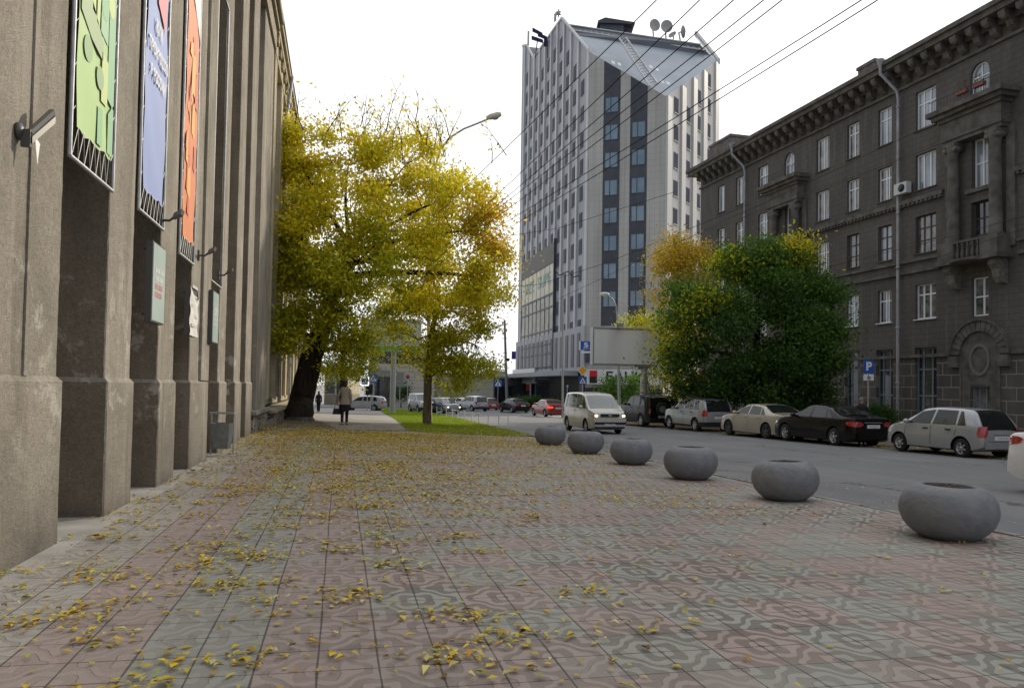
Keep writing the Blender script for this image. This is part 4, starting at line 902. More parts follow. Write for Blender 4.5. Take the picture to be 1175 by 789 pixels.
# corner wall: two dark strips with windows
strips = [(TMf.hit(690.5,300)[0], TMf.hit(709.5,300)[0]), (TMf.hit(721.5,300)[0], TMf.hit(741,300)[0])]
zw = [TMf.hit(701, py)[1] for py in (120.5,)]
sts = 3.3
for i, (a, b) in enumerate(strips):
    zt = zP1+(zP2-zP1)*b/LM-.02; mb = MB(TMf); zt0 = zP1+(zP2-zP1)*a/LM
    mb.prism([(a,.002,10.9),(b,.002,10.9),(b,.002,zt-.05),(a,.002,zt0-.05)], (0,.05,0)); mb.build('dark_strip', M['tdark'], TW)
    zc = TMf.hit(701, 120.5)[1]
    if i == 1: zc = TMf.hit(732, 148.5)[1]
    c_ = (a+b)/2
    while zc > ZBL+2: window(TW, TMf, c_-.82, c_+.82, zc-.95, zc+.95, .054, M['tband'], M['g_tower'], (.42,), (), .08); zc -= sts
# right wall
rc = [TRf.hit(px, 300)[0] for px in (774, 788, 800, 811.5)]
top0 = [TRf.hit(774,152)[1], TRf.hit(787,130)[1], TRf.hit(800,138)[1], TRf.hit(812,93)[1]]
zr = TRf.hit(774, 152)[1]
for k in range(5):
    s_ = [0.55, (rc[0]+rc[1])/2, (rc[1]+rc[2])/2, (rc[2]+rc[3])/2, LR-.5][k]; zt = zP2+(zP3-zP2)*s_/LR
    mb = MB(TRf); mb.box(s_-.62, s_+.62, .002, .30, ZBL, zt-.25); mb.build('rib', M['tp2'], TW)
for s_ in rc:
    zz = zr+6*ST
    while zz > ZBL:
        if zz+1.6 < zP2+(zP3-zP2)*s_/LR: mb = MB(TRf); mb.box(s_-.62, s_+.62, .003, .06, zz-.95, zz+.95, 0); mb.box(s_-.5, s_+.5, .061, .075, zz-.83, zz+.83, 1); mb.box(s_-.7, s_+.7, .05, .2, zz-1.05, zz-.96, 2); mb.build('window', [M['tband'], M['g_tdark'], M['tp2']], TW)
        zz -= ST
# roof
A_ = TLf.w((tl[0][0],0,zP1)); B_ = P2+Vector((0,0,zP2)); C_ = TRf.w((LR,0,zP3)); Lp = TLf.w((tl[1][0],0,tl[1][1])); Rp = at(797, 37, 108)
onL = lambda px, py: TLf.w((TLf.hit(px, py)[0], 0, TLf.hit(px, py)[1]))
R1 = onL(656, 40); R2_ = at(815, 64, 103)
n1 = (B_-R1).cross(R2_-R1).normalized(); n1 = n1 if n1.z > 0 else -n1
def onroof(px, py): d = ray(px, py); return CAM + d*((A_-CAM).dot(n1)/d.dot(n1))
mb = MB(); up = Vector((0,0,.0)); mb.poly([A_, B_, R1]); mb.poly([B_, R2_, R1]); mb.poly([B_, C_, R2_]); mb.build('roof', M['troof'], TW)
hb_ = 3.2; back = Vector((-.3, 1, 0)).normalized()*8
mb = MB(); T1 = onL(649, 28); T2 = at(803, 51, 103.2); mb.poly([R1, R2_, T2, T1]); mb.poly([T1, T2, T2+uL*8, T1+uL*8]); mb.build('ridge_wall', M['tband'], TW)
off = -fw*.15
mb = MB()
for f_ in (.42, .95): mb.tube([R1.lerp(T1, f_)+off, R2_.lerp(T2, f_)+off], .12, 5)
for k in range(25): q = k/24; mb.tube([(R1.lerp(T1,.42)).lerp(R2_.lerp(T2,.42), q)+off, (R1.lerp(T1,.6)).lerp(R2_.lerp(T2,.6), q)+off], .06, 4)
mb.build('ridge_rail', M['trib'], TW)
mb = MB(); mb.poly([R2_, C_, at(797, 38, 110), T2]); mb.poly([C_, at(797,38,110), at(797,38,110)+Vector((.5,.3,0)), C_+Vector((.5,.3,.0))]); mb.prism([C_+Vector((0,0,-.5)), at(797,38,110)+Vector((0,0,-.5)), at(797,38,110)+Vector((0,0,.25)), C_+Vector((0,0,.25))], tuple(cr*.4)); mb.build('fin_wall', M['trib'], TW)
# ladder truss up the roof + skylights
def onr(px, py, up_=.25): return onroof(px, py)+n1*up_
mb = MB()
for dx_ in (0, 9): mb.tube([onr(709+dx_*.9, 48, .5), onr(744+dx_, 104 if dx_ == 0 else 101, .5)], .12, 5)
for k in range(18): f_ = k/17; a_ = onr(709+35*f_, 48+56*f_, .5); b_ = onr(717+36*f_, 48+53*f_, .5); c_ = onr(709+35*(f_+.055), 48+56*(f_+.055), .5); mb.tube([a_, b_, c_], .05, 4)
mb.build('roof_ladder', M['trib'], TW)
for px, py in ((703,74),(710,76),(746,79),(753,82),(759,96),(766,98)):
    mb = MB(); q = [onr(px-2.3,py-2.0), onr(px+1.6,py-1.0), onr(px+2.6,py+2.2), onr(px-1.3,py+1.2)]; mb.poly(q); mb.build('skylight', M['white'], TW)
# penthouse
F3 = Fr(at(694, 36, 106), cr, -r0.cross(Vector((0,0,1)))); F3.n = Vector((-fw.x, -fw.y, 0)).normalized(); F3.ux = Vector((cr.x, cr.y, 0)).normalized()
ph = MB(F3); ph.box(-.6, 2.6, -4, 0, -1.5, 1.0); ph.box(2.6, 3.8, -4, -.6, -1.5, 1.1); po = ph.build('penthouse', M['tband'], TW)
ph = MB(F3); ph.prism([(-1.0,.4,1.01),(4.1,.4,.91),(4.1,.4,1.15),(0,.4,1.75),(-1.0,.4,1.3)], (0,-5,0)); ph.build('penthouse_roof', M['tdark'], po)
# antennas on gables (mast) and dishes
def dish(px, py, r, yaw_, lab, tiltx=.3):
    c_ = at(px, py, 106); t = thing('satellite_dish', lab, 'satellite dish', c_-Vector((0,0,r+1)))
    ax = (CAM-c_).normalized(); ax = (Matrix.Rotation(yaw_, 3, 'Z') @ ax + Vector((0,0,tiltx))).normalized(); sx = ax.cross(Vector((0,0,1))).normalized(); sz = sx.cross(ax)
    mb = MB(); rows = []
    for i in range(7): q = r*i/6; rows.append([c_ + sx*(q*math.cos(2*PI*k/20)) + sz*(q*math.sin(2*PI*k/20)) + ax*(q*q/r*.28) for k in range(21)])
    mb.grid(rows); mb.build('dish', M['dishm'], t)
    mb = MB(); mb.tube([c_-ax*.1, c_-ax*.4, c_-Vector((0,0,r+1.2))], .12, 6); mb.tube([c_+ax*r*.8, c_+sx*r*.9+ax*.3], .03, 4); mb.tube([c_+ax*r*.8, c_-sx*r*.9+ax*.3], .03, 4); mb.build('mount', M['galv'], t)
M['dishm'] = mat('dish_white', (.42,.42,.40), .6)
dish(750.5, 29.5, .82, .5, 'left round satellite dish on the tower roof'); dish(764.5, 31, .85, .3, 'middle round satellite dish on the tower roof'); dish(782, 37, .85, 1.9, 'satellite dish seen edge on at the right of the roof dishes', .6); dish(772, 41, .6, -.5, 'lowest small satellite dish behind the roof edge', .9)
mt_ = thing('roof_antennas', 'thin antenna masts on the tallest gable of the tower', 'antenna', Lp)
mb = MB(); 
for px, y0_, y1_ in ((636.5,25,16),(638,24,14),(641,20,11),(606,52,36)): mb.tube([at(px, y0_, 100), at(px+.4, y1_, 100)], .13, 5)
mb.box; mb.tube([at(641.5,17,100), at(641.8,13.5,100)], .3, 6); mb.build('mast', M['galv'], mt_)
lg = thing('rooftop_sign', 'dark blue rooftop letter sign between the tower gables', 'sign', at(618, 47, 112))
F4 = Fr(at(618.5, 46, 112), Vector((cr.x, cr.y, 0)), Vector((-fw.x, -fw.y, 0))); mb = MB(F4)
for (x_, z_, l_, sl_) in ((-1.0,1.2,1.5,-.7),(-1.1,.0,1.7,-.5),(-.2,.5,1.3,-.5)): mb.prism([(x_,0,z_),(x_+l_,0,z_+sl_),(x_+l_,0,z_+sl_+.42),(x_,0,z_+.5)], (0,.3,0))
mb.box(.7,1.2,0,.3,-1.0,.3); mb.build('letters', mat('navy_letters', (.015,.015,.06), .5), lg); mb = MB(F4); mb.tube([(-.5,-.1,-2.6),(-.2,-.1,.3)], .08, 5); mb.tube([(1.3,-.1,-2.6),(1.3,-.1,0)], .08, 5); mb.build('support', M['steel'], lg)
# tower base: dark plinth storeys, canopy, bank fascia
mb = MB(TLf); mb.box(-.05, LL-.02, .003, .30, 5.6, ZBL-.0); mb.box(2.2, LL-1.5, .301, 2.6, 5.0, 5.6); mb.build('base_band', M['tside'], TW)
for k in range(14):
    s_ = 1.6+k*(LL-3)/13.5; mb = MB(TLf); mb.box(s_, s_+1.15, .302, .36, 6.1, 10.2); mb.build('base_window', M['tdark'], TW)
mb = MB(TLf); mb.box(.2, LL-.4, .004, .31, 0, 4.98); mb.build('shopfront', M['g_dark'], TW)
mb = MB(TLf); mb.box(TLf.hit(617,433)[0], TLf.hit(591,433, 0)[0]-.4, .32, .55, 4.1, 6.4); fo = mb.build('fascia', M['white'], TW)
mb = MB(TLf); a, b = TLf.hit(614,440)[0], TLf.hit(609,440)[0]
for z0_, z1_, m_ in ((3.05,4.0,0),(2.1,3.05,1)): mb.box(a+.5, b-.3, .70, .80, z0_, z1_, m_)
mb.box(a, b+.2, .60, .69, 1.2, 4.5, 2); mb.build('bank_emblem', [M['sign_red'], M['black'], M['white']], fo)
mb = MB(TMf); mb.box(.02, LM-.02, .003, .35, 6.6, 8.8); mb.build('dark_band', M['tdark'], TW); mb = MB(TMf); mb.box(.05, LM-.05, .004, .3, 0, 3.6); mb.build('corner_shopfront', M['g_dark'], TW)
mb = MB(TMf); mb.box(0.0, LM+4, .36, .62, 4.0, 5.75); fo2 = mb.build('corner_fascia', M['white'], TW)
mb = MB(TMf); e0 = TMf.hit(682.5, 433)[0]; mb.box(e0-.45, e0+.45, .63, .70, 4.9, 5.6, 0); mb.box(e0-.45, e0+.45, .63, .70, 4.15, 4.9, 1); e1 = TMf.hit(718, 433)[0]
put_text(mb, 'БАНК', e1, .66, 4.85, 1.5, 1, bold=.03, wide=1.1)
mb.build('bank_sign', [M['sign_red'], M['black']], fo2)
# ================================================================== BACKGROUND BUILDINGS
def simple_block(name, label, x0, x1, ytop, depth, thick, mw_, wins, mf=None, extra=None, ang=0):
    """block facing the camera: pixel columns x0..x1, top row ytop, at a depth; wins = (cols, rows, w, h, z0, dz)"""
    a = at(x0, 450, depth); b = at(x1, 450, depth); b = a + Matrix.Rotation(ang, 3, 'Z') @ (b-a); u = Vector((b.x-a.x, b.y-a.y, 0)); L = u.length; u.normalize(); n_ = Vector((u.y, -u.x, 0)); base = gz(a.x, a.y)-.3
    F = Fr((a.x, a.y, base), u, n_); H = at(x0, ytop, depth).z-base
    t = thing(name, label, 'building', F.w((L/2, -thick/2, 0)))
    nc, nr_, w_, h_, z0_, dz = wins; ops = [(L*(i+.5)/nc-w_/2, L*(i+.5)/nc+w_/2, z0_+j*dz, z0_+j*dz+h_) for i in range(nc) for j in range(nr_) if z0_+j*dz+h_ < H-.4]
    mb = MB(F); wallgrid(mb, 0, L, 0, H, ops, .25); mb.box(0, L, -thick, -.3, 0, H-.02); mb.poly([(0,0,0),(0,-.4,0),(0,-.4,H),(0,0,H)]); mb.poly([(L,0,0),(L,-.4,0),(L,-.4,H),(L,0,H)]); mb.build('wall', mw_, t)
    mb = MB(F); mb.box(-.2, L+.2, -thick-.2, .3, H, H+.35); mb.build('roof', M['sign_grey'], t)
    for o_ in ops: window(t, F, o_[0], o_[1], o_[2], o_[3], -.2, M['brown_frame'], M['g_tdark'], (.5,), (), .09)
    if extra: extra(t, F, L, H)
    return t
M['office_cream'] = mat('office_cream', (.52,.48,.40), .9); h = NT(M['office_cream']); o, x, y, z = h.xyz()
zl = h.M('LESS_THAN', h.M('FLOORED_MODULO', z, 1.1), .07); h.put(h.b.inputs['Base Color'], h.mix(h.M('MULTIPLY', zl, .5), h.mix(h.noise(o, .3, 4), (.58,.54,.46), (.44,.41,.34)), (.2,.18,.15)))
def canopy(t, F, L, H):
    mb = MB(F); mb.box(L*.05, L*.42, .3, 3.5, 4.4, 5.3); mb.box(L*.06, L*.1, 2.9, 3.3, 0, 4.4); mb.box(L*.37, L*.41, 2.9, 3.3, 0, 4.4); mb.build('porch', M['concrete'], t)
    mb = MB(F); mb.box(L*.08, L*.39, .02, .2, .3, 4.3); mb.build('entrance', M['g_dark'], t)
simple_block('office_building', 'cream office block with a dark entrance porch behind the trees', 424, 498, 398, 108, 14, M['office_cream'], (7, 4, 1.3, 1.7, 6.3, 3.1), extra=canopy)
simple_block('annex_building', 'low pale cream wall block behind the parked cars at the crossing', 497, 566, 430, 112, 14, M['office_cream'], (5, 1, .5, .5, 5.4, 3.1))
simple_block('distant_building', 'distant grey building with flat roof left of the tower', 552, 580, 427, 150, 12, M['sign_grey'], (5, 2, 1.6, 1.3, 2.5, 3.0))
simple_block('pavilion', 'dark low pavilion attached at the left foot of the tower', 566, 596, 434, 122, 8, M['tdark'], (3, 1, 2.6, 3.0, .6, 3.1))
simple_block('far_left_building', 'pale building end far down the path behind the woman', 372, 398, 425, 118, 10, M['cream'], (2, 2, 1.5, 1.8, 2, 3.4))

# ================================================================== WIRES, POLES, LAMPS
M['wire'] = mat('wire', (.02,.02,.022), .7)
vd = lambda vx: hdir(vx)
def wire(px0, py0, px1, py1, height, label, group='overhead wires along the street', r=.0075, s_end=62, sag=.25):
    """px0,py0 = where it leaves the top of the photo; runs along the street at a constant height"""
    p = CAM + ray(px0, py0)*((height-CAM.z)/ray(px0, py0).z); q = CAM + ray(px1, py1)*((height-CAM.z)/ray(px1, py1).z)
    d = (q-p); d.z = 0; d.normalize(); A0 = p - d*12; B0 = p + d*s_end; n_ = 24; pts = []
    for k in range(n_+1): f_ = k/n_; c_ = A0.lerp(B0, f_); c_.z += sag*((2*((f_*3) % 1)-1)**2-1)*.35; pts.append(c_)
    mb = MB(); mb.tube(pts, r, 5); o = tag(mb.build('overhead_wire', M['wire']), label, 'wire', group); return A0, B0
wl_ = [((740,6),(600,147),6.6,'overhead wire leaving the top of the photo left of the satellite dishes'),((789,6),(600,193),6.4,'overhead wire passing just over the three satellite dishes'),
 ((826,6),(600,208),6.2,'overhead wire crossing the tower ladder, third from the left at the top'),((858.6,6),(610,207),6.1,'overhead wire fourth from the left at the top of the photo'),((879,6),(640,194),6.0,'overhead wire fifth from the left at the top, beside its near twin'),
 ((965,6),(640,216),5.7,'upper of the two rightmost overhead wires'),((983,6),(650,219),5.6,'lower of the two rightmost overhead wires')]
ends = [wire(a[0], a[1], b[0], b[1], hh_, lb) for a, b, hh_, lb in wl_]
mb = MB(); P_l = at(582, 380, 62); P_r = at(775, 300, 62)
mb.tube([at(575,272,66), at(640,262,64), at(775,220,62)], .02, 4); tag(mb.build('span_wire', M['wire']), 'thin span wire across the tower above the glazed bay', 'wire')
mb = MB(); mb.tube([at(575,330,64), at(620,326,63), at(700,300,60), at(860,234,52)], .018, 4); tag(mb.build('span_wire', M['wire']), 'thin span wire slanting up towards the dark building', 'wire')
mb = MB(); mb.tube([at(637,310,60), at(642,316,60), at(652,311,60), at(658,318,60), at(664,316,60)], .05, 5); tag(mb.build('hanging_cable', M['wire']), 'curly black cable hanging on the span wire before the tower', 'cable')
for (a, b, lb) in (((1175,92),(800,268),'thin wire running along the fifth floor of the dark building'), ((1175,128),(900,232),'thin wire below it across the upper windows of the dark building'), ((1175,248),(990,296),'thin wire across the third floor windows of the dark building'), ((1175,262),(1000,318),'lowest thin wire across the dark building')):
    A0 = at(a[0]+200, a[1]-(b[1]-a[1])/(a[0]-b[0])*200, 22) if False else at(a[0], a[1], 24); B0 = at(b[0], b[1], 36); d = (A0-B0).normalized(); mb = MB(); mb.tube([A0+d*10, A0, A0.lerp(B0,.5)-Vector((0,0,.05)), B0, B0-d*12], .010, 4); tag(mb.build('thin_wire', M['wire']), lb, 'wire')
def pole(name, label, px, pyb, pyt, r0_, r1_, m, depth=None, lean=0, cat='pole'):
    b = G(px, pyb) if depth is None else at(px, 450, depth); b.z = gz(b.x, b.y); dep = (b-CAM).dot(fw); tp = at(px+lean, pyt, dep); t = thing(name, label, cat, b); mb = MB(); mb.tube([b-Vector((0,0,.2)), tp], [r0_, r1_], 10); mb.build('shaft', m, t); return t, b, tp, dep
t, b, tp, dep = pole('utility_pole', 'weathered concrete utility pole carrying wires at the crossing', 582, 468, 367, .22, .15, M['concrete'], lean=-3)
mb = MB(); 
for q, e_ in ((.1,1.2),(.35,1.0),(.9,.9),(.62,.8)): c_ = tp.lerp(b, q*.6); mb.tube([c_-cr*e_*.5, c_+cr*e_*.3], .05, 5)
mb.box(0,0,0,0,0,0); mb.build('crossarm', M['steel'], t); mb = MB(); c_ = tp.lerp(b, .45); mb.ell((c_.x+.3*cr.x, c_.y, c_.z), (.28,.28,.22), 8, 6); mb.build('speaker', M['black'], t)
mb = MB(); 
for k in range(4): a_ = tp.lerp(b, .06*k); mb.tube([a_, at(545-k*6, 352+k*16, dep+14)], .02, 4)
tag(mb.build('pole_wires', M['wire']), 'bundle of wires leaving the concrete pole to the left', 'wire')
# street lamp behind the yellow trees
lb_ = at(494, 450, 41); lb_.z = gz(lb_.x, lb_.y); t = thing('street_lamp', 'tall street lamp with a curved arm rising out of the yellow tree', 'street lamp', lb_)
mb = MB(); c1 = [at(x_, y_, 41) for x_, y_ in ((491,300),(492,230),(497,200),(505,172),(516,158),(532,148),(552,140),(564,135))]; mb.tube([lb_]+c1, [.12,.09,.075,.07,.06,.055,.05,.05,.05], 8); mb.build('pole', M['galv'], t)
mb = MB(); a_ = at(558,135.5,41); e_ = at(575,131,41); mb.tube([a_, a_.lerp(e_,.25), a_.lerp(e_,.8), e_], [.08,.16,.17,.10], 10); hd = mb.build('lamp_head', mat('lamp_cream', (.55,.53,.46), .5), t)
mb = MB(); q = a_.lerp(e_,.55); mb.ell((q.x, q.y, q.z-.12), (.22,.16,.09), 10, 6); mb.build('lamp_glass', mat('lamp_lens', (.3,.3,.28), .2), hd)
# second lamp before the tower
lb_ = at(711, 450, 60); lb_.z = gz(lb_.x, lb_.y); t = thing('street_lamp', 'small curved street lamp standing before the dark strips of the tower', 'street lamp', lb_)
mb = MB(); mb.tube([lb_]+[at(x_, y_, 60) for x_, y_ in ((709.5,400),(709,372),(707,352),(703,343),(697,338.5),(693,337.5))], [.12,.1,.08,.07,.06,.06,.06], 8); mb.build('pole', M['galv'], t); mb = MB(); a_ = at(693.5,337.5,60); mb.ell(tuple(a_), (.42,.25,.16), 10, 6); mb.build('lamp_head', M['white'], t)
t, b, tp, dep = pole('slim_mast', 'slim grey mast crossing the pale corner of the tower', 646, 460, 312, .09, .06, M['galv'], depth=62)

# ================================================================== SIGNS
def camframe(p): return Fr(p, Vector((cr.x, cr.y, 0)), Vector((-fw.x, -fw.y, 0)))
def rsign(label, px, py, w_, depth, kind, post=True, pyb=None, size_h=None):
    c_ = at(px, py, depth); sz = w_/FPX*depth; b = Vector((c_.x, c_.y, gz(c_.x, c_.y)))
    t = thing('road_sign', label, 'road sign', b); F = camframe(Vector((c_.x, c_.y, 0))); z = c_.z; s = sz/2
    if post: mb = MB(F); mb.tube([(0,-.06,b.z),(0,-.06,z+s*.8)], .035, 8); mb.build('post', M['galv'], t)
    mb = MB(F)
    if kind == 'ped':
        mb.box(-s, s, -.02, 0, z-s, z+s, 0); mb.poly([(-s*.85,.01,z-s*.72),(s*.85,.01,z-s*.72),(0,.01,z+s*.82)], 1)
        mb.poly([(-s*.10,.02,z+s*.1),(s*.12,.02,z+s*.1),(s*.15,.02,z-s*.2),(s*.38,.02,z-s*.62),(s*.2,.02,z-s*.62),(0,.02,z-s*.28),(-s*.25,.02,z-s*.62),(-s*.42,.02,z-s*.62),(-s*.15,.02,z-s*.1)], 2); mb.ell((0,.025,z+s*.26), (s*.11,.004,s*.12), 8, 6, 2)
    elif kind == 'diamond':
        q = s*1.0; mb.prism([(-q,-.02,z),(0,-.02,z-q),(q,-.02,z),(0,-.02,z+q)], (0,.02,0), 1); q *= .80; mb.poly([(-q,.01,z),(0,.01,z-q),(q,.01,z),(0,.01,z+q)], 3)
    elif kind == 'P':
        mb.box(-s, s, -.02, 0, z-s*1.35, z+s*1.35, 0); put_text(mb, 'P', 0, .012, z, s*2.3, 1, bold=.02)
        mb.box(-s*1.02, s*1.02, -.02, 0, z-s*2.75, z-s*1.5, 1)
        c2_ = z-s*2.15; mb.lathe([(s*.26,0),(s*.34,0),(s*.34,.012),(s*.26,.012)], (s*.05,.004,c2_-s*.15), 16, 2, axis='y'); mb.box(-s*.1,s*.0,.004,.014,c2_-s*.1,c2_+s*.32,2); mb.box(-s*.1,s*.3,.004,.014,c2_-s*.1,c2_,2); mb.ell((-s*.05,.01,c2_+s*.42), (s*.09,.006,s*.09), 8, 6, 2)
    elif kind == 'round':
        mb.lathe([(0,-.02),(s,-.02),(s,0),(0,0)], (0,0,z), 20, 4, axis='y'); mb.lathe([(0,.004),(s*.78,.004),(s*.78,.008),(0,.008)], (0,0,z), 20, 0, axis='y'); mb.prism([(-s*.65,.012,z+s*.45),(-s*.45,.012,z+s*.65),(s*.65,.012,z-s*.45),(s*.45,.012,z-s*.65)], (0,.004,0), 4)
    elif kind == 'back':
        mb.box(-s, s, -.02, 0, z-s*.6, z+s*1.5, 5); mb.box(-s, s, -.02, 0, z-s*2.1, z-s*.75, 5)
    elif kind == 'num':
        mb.box(-s, s, -.02, 0, z-s*.78, z+s*.82, 0); put_text(mb, '5', 0, .012, z+.1*s, s*1.15, 1, wide=1.6, bold=.02); mb.box(-s*.6, s*.6, 0, .01, z-s*.55, z-s*.47, 1); mb.box(-s*1.3, -s*1.04, -.02, 0, z-s*.78, z+s*.82, 1); mb.box(-s*.9, s*.75, -.02, 0, z-s*1.35, z-s*1.0, 1)
    mb.build('plate', [M['sign_blue'], M['white'], M['text_dark'], M['sign_amber'], M['sign_red'], M['sign_grey']], t)
rsign('blue pedestrian crossing sign on a post above the silver estate car', 428.3, 433.8, 9.5, 75, 'ped'); rsign('smaller blue pedestrian crossing sign further left by the silver estate car', 418.5, 437.5, 7.2, 88, 'ped')
rsign('blue pedestrian crossing sign in front of the dark pavilion', 571.5, 439.5, 8.6, 92, 'ped'); rsign('amber and white diamond priority road sign before the tower', 668.5, 425, 12, 60, 'diamond', False)
rsign('blue pedestrian crossing sign under the amber diamond', 668.7, 436.5, 9, 60, 'ped'); rsign('round blue and red no stopping sign between the yellow trees', 468, 432, 5, 78, 'round')
rsign('grey back of a road sign by the green hoarding post', 459, 434, 9, 70, 'back'); rsign('blue parking sign with wheelchair plate before the dark building', 996.8, 420.5, 11.5, 34.5, 'P')
rsign('blue number sign on the pale corner of the tower', 672.5, 396.5, 12.5, 84, 'num', False); rsign('small blue sign by the tower entrance', 651, 442.5, 3.0, 80, 'ped')
mb = MB(camframe(at(589.5, 407, 108))); mb.box(-.3,.3,-.1,0,-.6,.5); tag(mb.build('house_sign', mat('violet_sign', (.06,.05,.30), .5)), 'small violet sign at the left edge of the tower', 'sign')
# traffic lights
def tlight(px, py, depth, label):
    c_ = at(px, py, depth); b = Vector((c_.x, c_.y, gz(c_.x, c_.y))); t = thing('traffic_light', label, 'traffic light', b); F = camframe(Vector((c_.x, c_.y, 0))); mb = MB(F); mb.tube([(0,-.12,b.z),(0,-.12,c_.z)], .05, 8); mb.build('post', M['galv'], t)
    mb = MB(F); mb.box(-.17,.17,-.1,.1,c_.z-.45,c_.z+.45); hs = mb.build('housing', M['black'], t)
    for k in range(3): mb = MB(F); mb.lathe([(0,0),(.1,0),(.12,.12),(.1,.12)], (0,.1,c_.z+.28-.28*k), 10, axis='y'); mb.build('lamp', M['steel'], hs)
tlight(425.5, 446.5, 72, 'black traffic light below the large pedestrian sign'); tlight(421.5, 448, 74, 'black traffic light left of the other one by the silver estate car')
# billboard
bb_ = at(739, 450, 52); bb_.z = gz(bb_.x, bb_.y); t = thing('billboard', 'large blank pale grey billboard on a steel column before the tower', 'billboard', bb_)
a_ = at(681.5, 376.5, 50); e_ = at(757.5, 379.5, 51); u_ = e_-a_; u_.z = 0; L_ = u_.length; F = Fr((a_.x, a_.y, 0), u_, None); F.n = F.n if F.n.dot(CAM-a_) > 0 else -F.n; zt_ = a_.z; zb_ = F.hit(682, 417)[1]
mb = MB(F); mb.box(0, L_, -.5, -.02, zb_, zt_); mb.box(-.08, 0, -.5, .06, zb_-.08, zt_+.08); mb.box(L_, L_+.08, -.5, .06, zb_-.08, zt_+.08); mb.box(0, L_, -.5, .06, zb_-.1, zb_-.001); mb.box(0, L_, -.5, .06, zt_+.001, zt_+.08); mb.build('panel_frame', M['galv'], t)
mb = MB(F); mb.box(.02, L_-.02, -.018, .02, zb_+.02, zt_-.02); mb.build('poster_panel', mat('blank_poster', (.85,.87,.92), .6, noise=.1, nscale=.6, streak=True), t)
q = FPX; s0_ = F.hit(740.5, 430)[0]; mb = MB(F); mb.tube([(s0_,-.25,bb_.z-.2),(s0_,-.25,zb_-.1)], .23, 12); mb.box(s0_-.5, s0_+.5, -.45, -.05, zb_-.3, zb_-.11); mb.build('column', M['galv'], t)
mb = MB(F)
for f_ in (.35, .86): mb.tube([(L_*f_,-.2,zt_),(L_*f_,.3,zt_+.25)], .05, 6); mb.box(L_*f_-.25, L_*f_+.25, .2, .5, zt_+.12, zt_+.34)
mb.build('floodlight', M['galv'], t)
# green edged hoarding behind the trees
b0_ = at(450.5, 450, 62); b0_.z = gz(b0_.x, b0_.y); t = thing('hoarding', 'pale hoarding with a green lower edge on a grey post behind the trees', 'billboard', b0_); F = camframe(Vector((b0_.x, b0_.y, 0)))
mb = MB(F); mb.tube([(0,-.2,b0_.z),(0,-.2,5)], .22, 10); mb.build('column', M['galv'], t); z1_ = at(450, 383, 62).z; z0_ = at(450, 402, 62).z; mb = MB(F); mb.box(-2.4, 2.2, -.3, 0, z0_+.35, z1_+1.2); mb.build('panel', mat('hoarding_pale', (.45,.52,.62), .5), t); mb = MB(F); mb.box(-2.4, 2.2, -.3, .03, z0_, z0_+.345); mb.build('green_edge', M['sign_green'], t)

# ================================================================== PLANTERS
def planter_mb(bot=0.0):
    mb = MB(Fr((0,0,0),(1,0,0),(0,1,0))); prof = [(0,0),(.24,0),(.30,.015),(.385,.075),(.455,.155),(.492,.25),(.497,.315),(.480,.40),(.440,.475),(.375,.528),(.315,.552),(.275,.558),(.262,.55),(.255,.52),(.25,.46)]
    p2 = []
    for i in range(len(prof)-1):
        a, b = Vector(prof[i]), Vector(prof[i+1]); p2 += [tuple(a.lerp(b, k/2)) for k in range(2)]
    p2.append(prof[-1]); mb.lathe(p2, (0,0,0), 48); return mb
pm = None; PL = [(1087,621,'nearest grey concrete bowl planter, rightmost of the row by the road'),(901,575.5,'grey concrete bowl planter second from the camera'),(792,551,'grey concrete bowl planter third from the camera'),(724,533.5,'grey concrete bowl planter fourth from the camera'),(672,521,'grey concrete bowl planter fifth from the camera, in front of the van'),(631,511,'farthest grey concrete bowl planter at the end of the grass strip')]
for i, (px, py, lab) in enumerate(PL):
    p = G(px, py); dd_ = ray(px, py); p += Vector((dd_.x, dd_.y, 0)).normalized()*.30; p.z = gz(p.x, p.y)
    if i == 0:
        t = thing('bowl_planter', lab, 'planter', p, group='bowl planters along the kerb'); planter_mb().build('bowl', M['planter'], t, True)
        mb = MB(Fr((0,0,0),(1,0,0),(0,1,0))); rows = [[(q*.256*math.cos(2*PI*k/18), q*.256*math.sin(2*PI*k/18), .52+.035*random.random()+(.02*(1-q))) for k in range(18)] for q in (0.001,.3,.6,.85,1)]
        for r_ in rows: r_.append(r_[0])
        mb.grid(rows); mb.build('soil', M['soil'], t, True); first = t
    else: t = dup(first); t.location = p; t['label'] = lab
    t.rotation_euler = (rad(random.uniform(-1.5,1.5)), rad(random.uniform(-1.5,1.5)), random.uniform(0, 6)); s_ = random.uniform(.98,1.03); t.scale = (s_,s_,s_*random.uniform(1.02,1.07))
# low fence posts
fp = [(583,493.8),(572,491.6),(560,489.2),(549,487),(541,485.2),(533,483.3),(525.5,481.5),(519,479.8),(512,478),(506,476.5),(501,475)]
t = thing('low_post_fence', 'row of thin white posts edging the grass along the road', 'fence', G(545, 486))
pts_ = [G(*q) for q in fp]
for p in pts_: mb = MB(); mb.tube([p-Vector((0,0,.1)), p+Vector((random.uniform(-.02,.02),0,.66))], .022, 6); mb.build('post', M['white'], t)
mb = MB(); 
for a_, e_ in zip(pts_, pts_[1:]): mb.tube([a_+Vector((0,0,.55)), a_.lerp(e_,.5)+Vector((0,0,.50)), e_+Vector((0,0,.55))], .006, 4)
mb.build('chain', M['galv'], t)
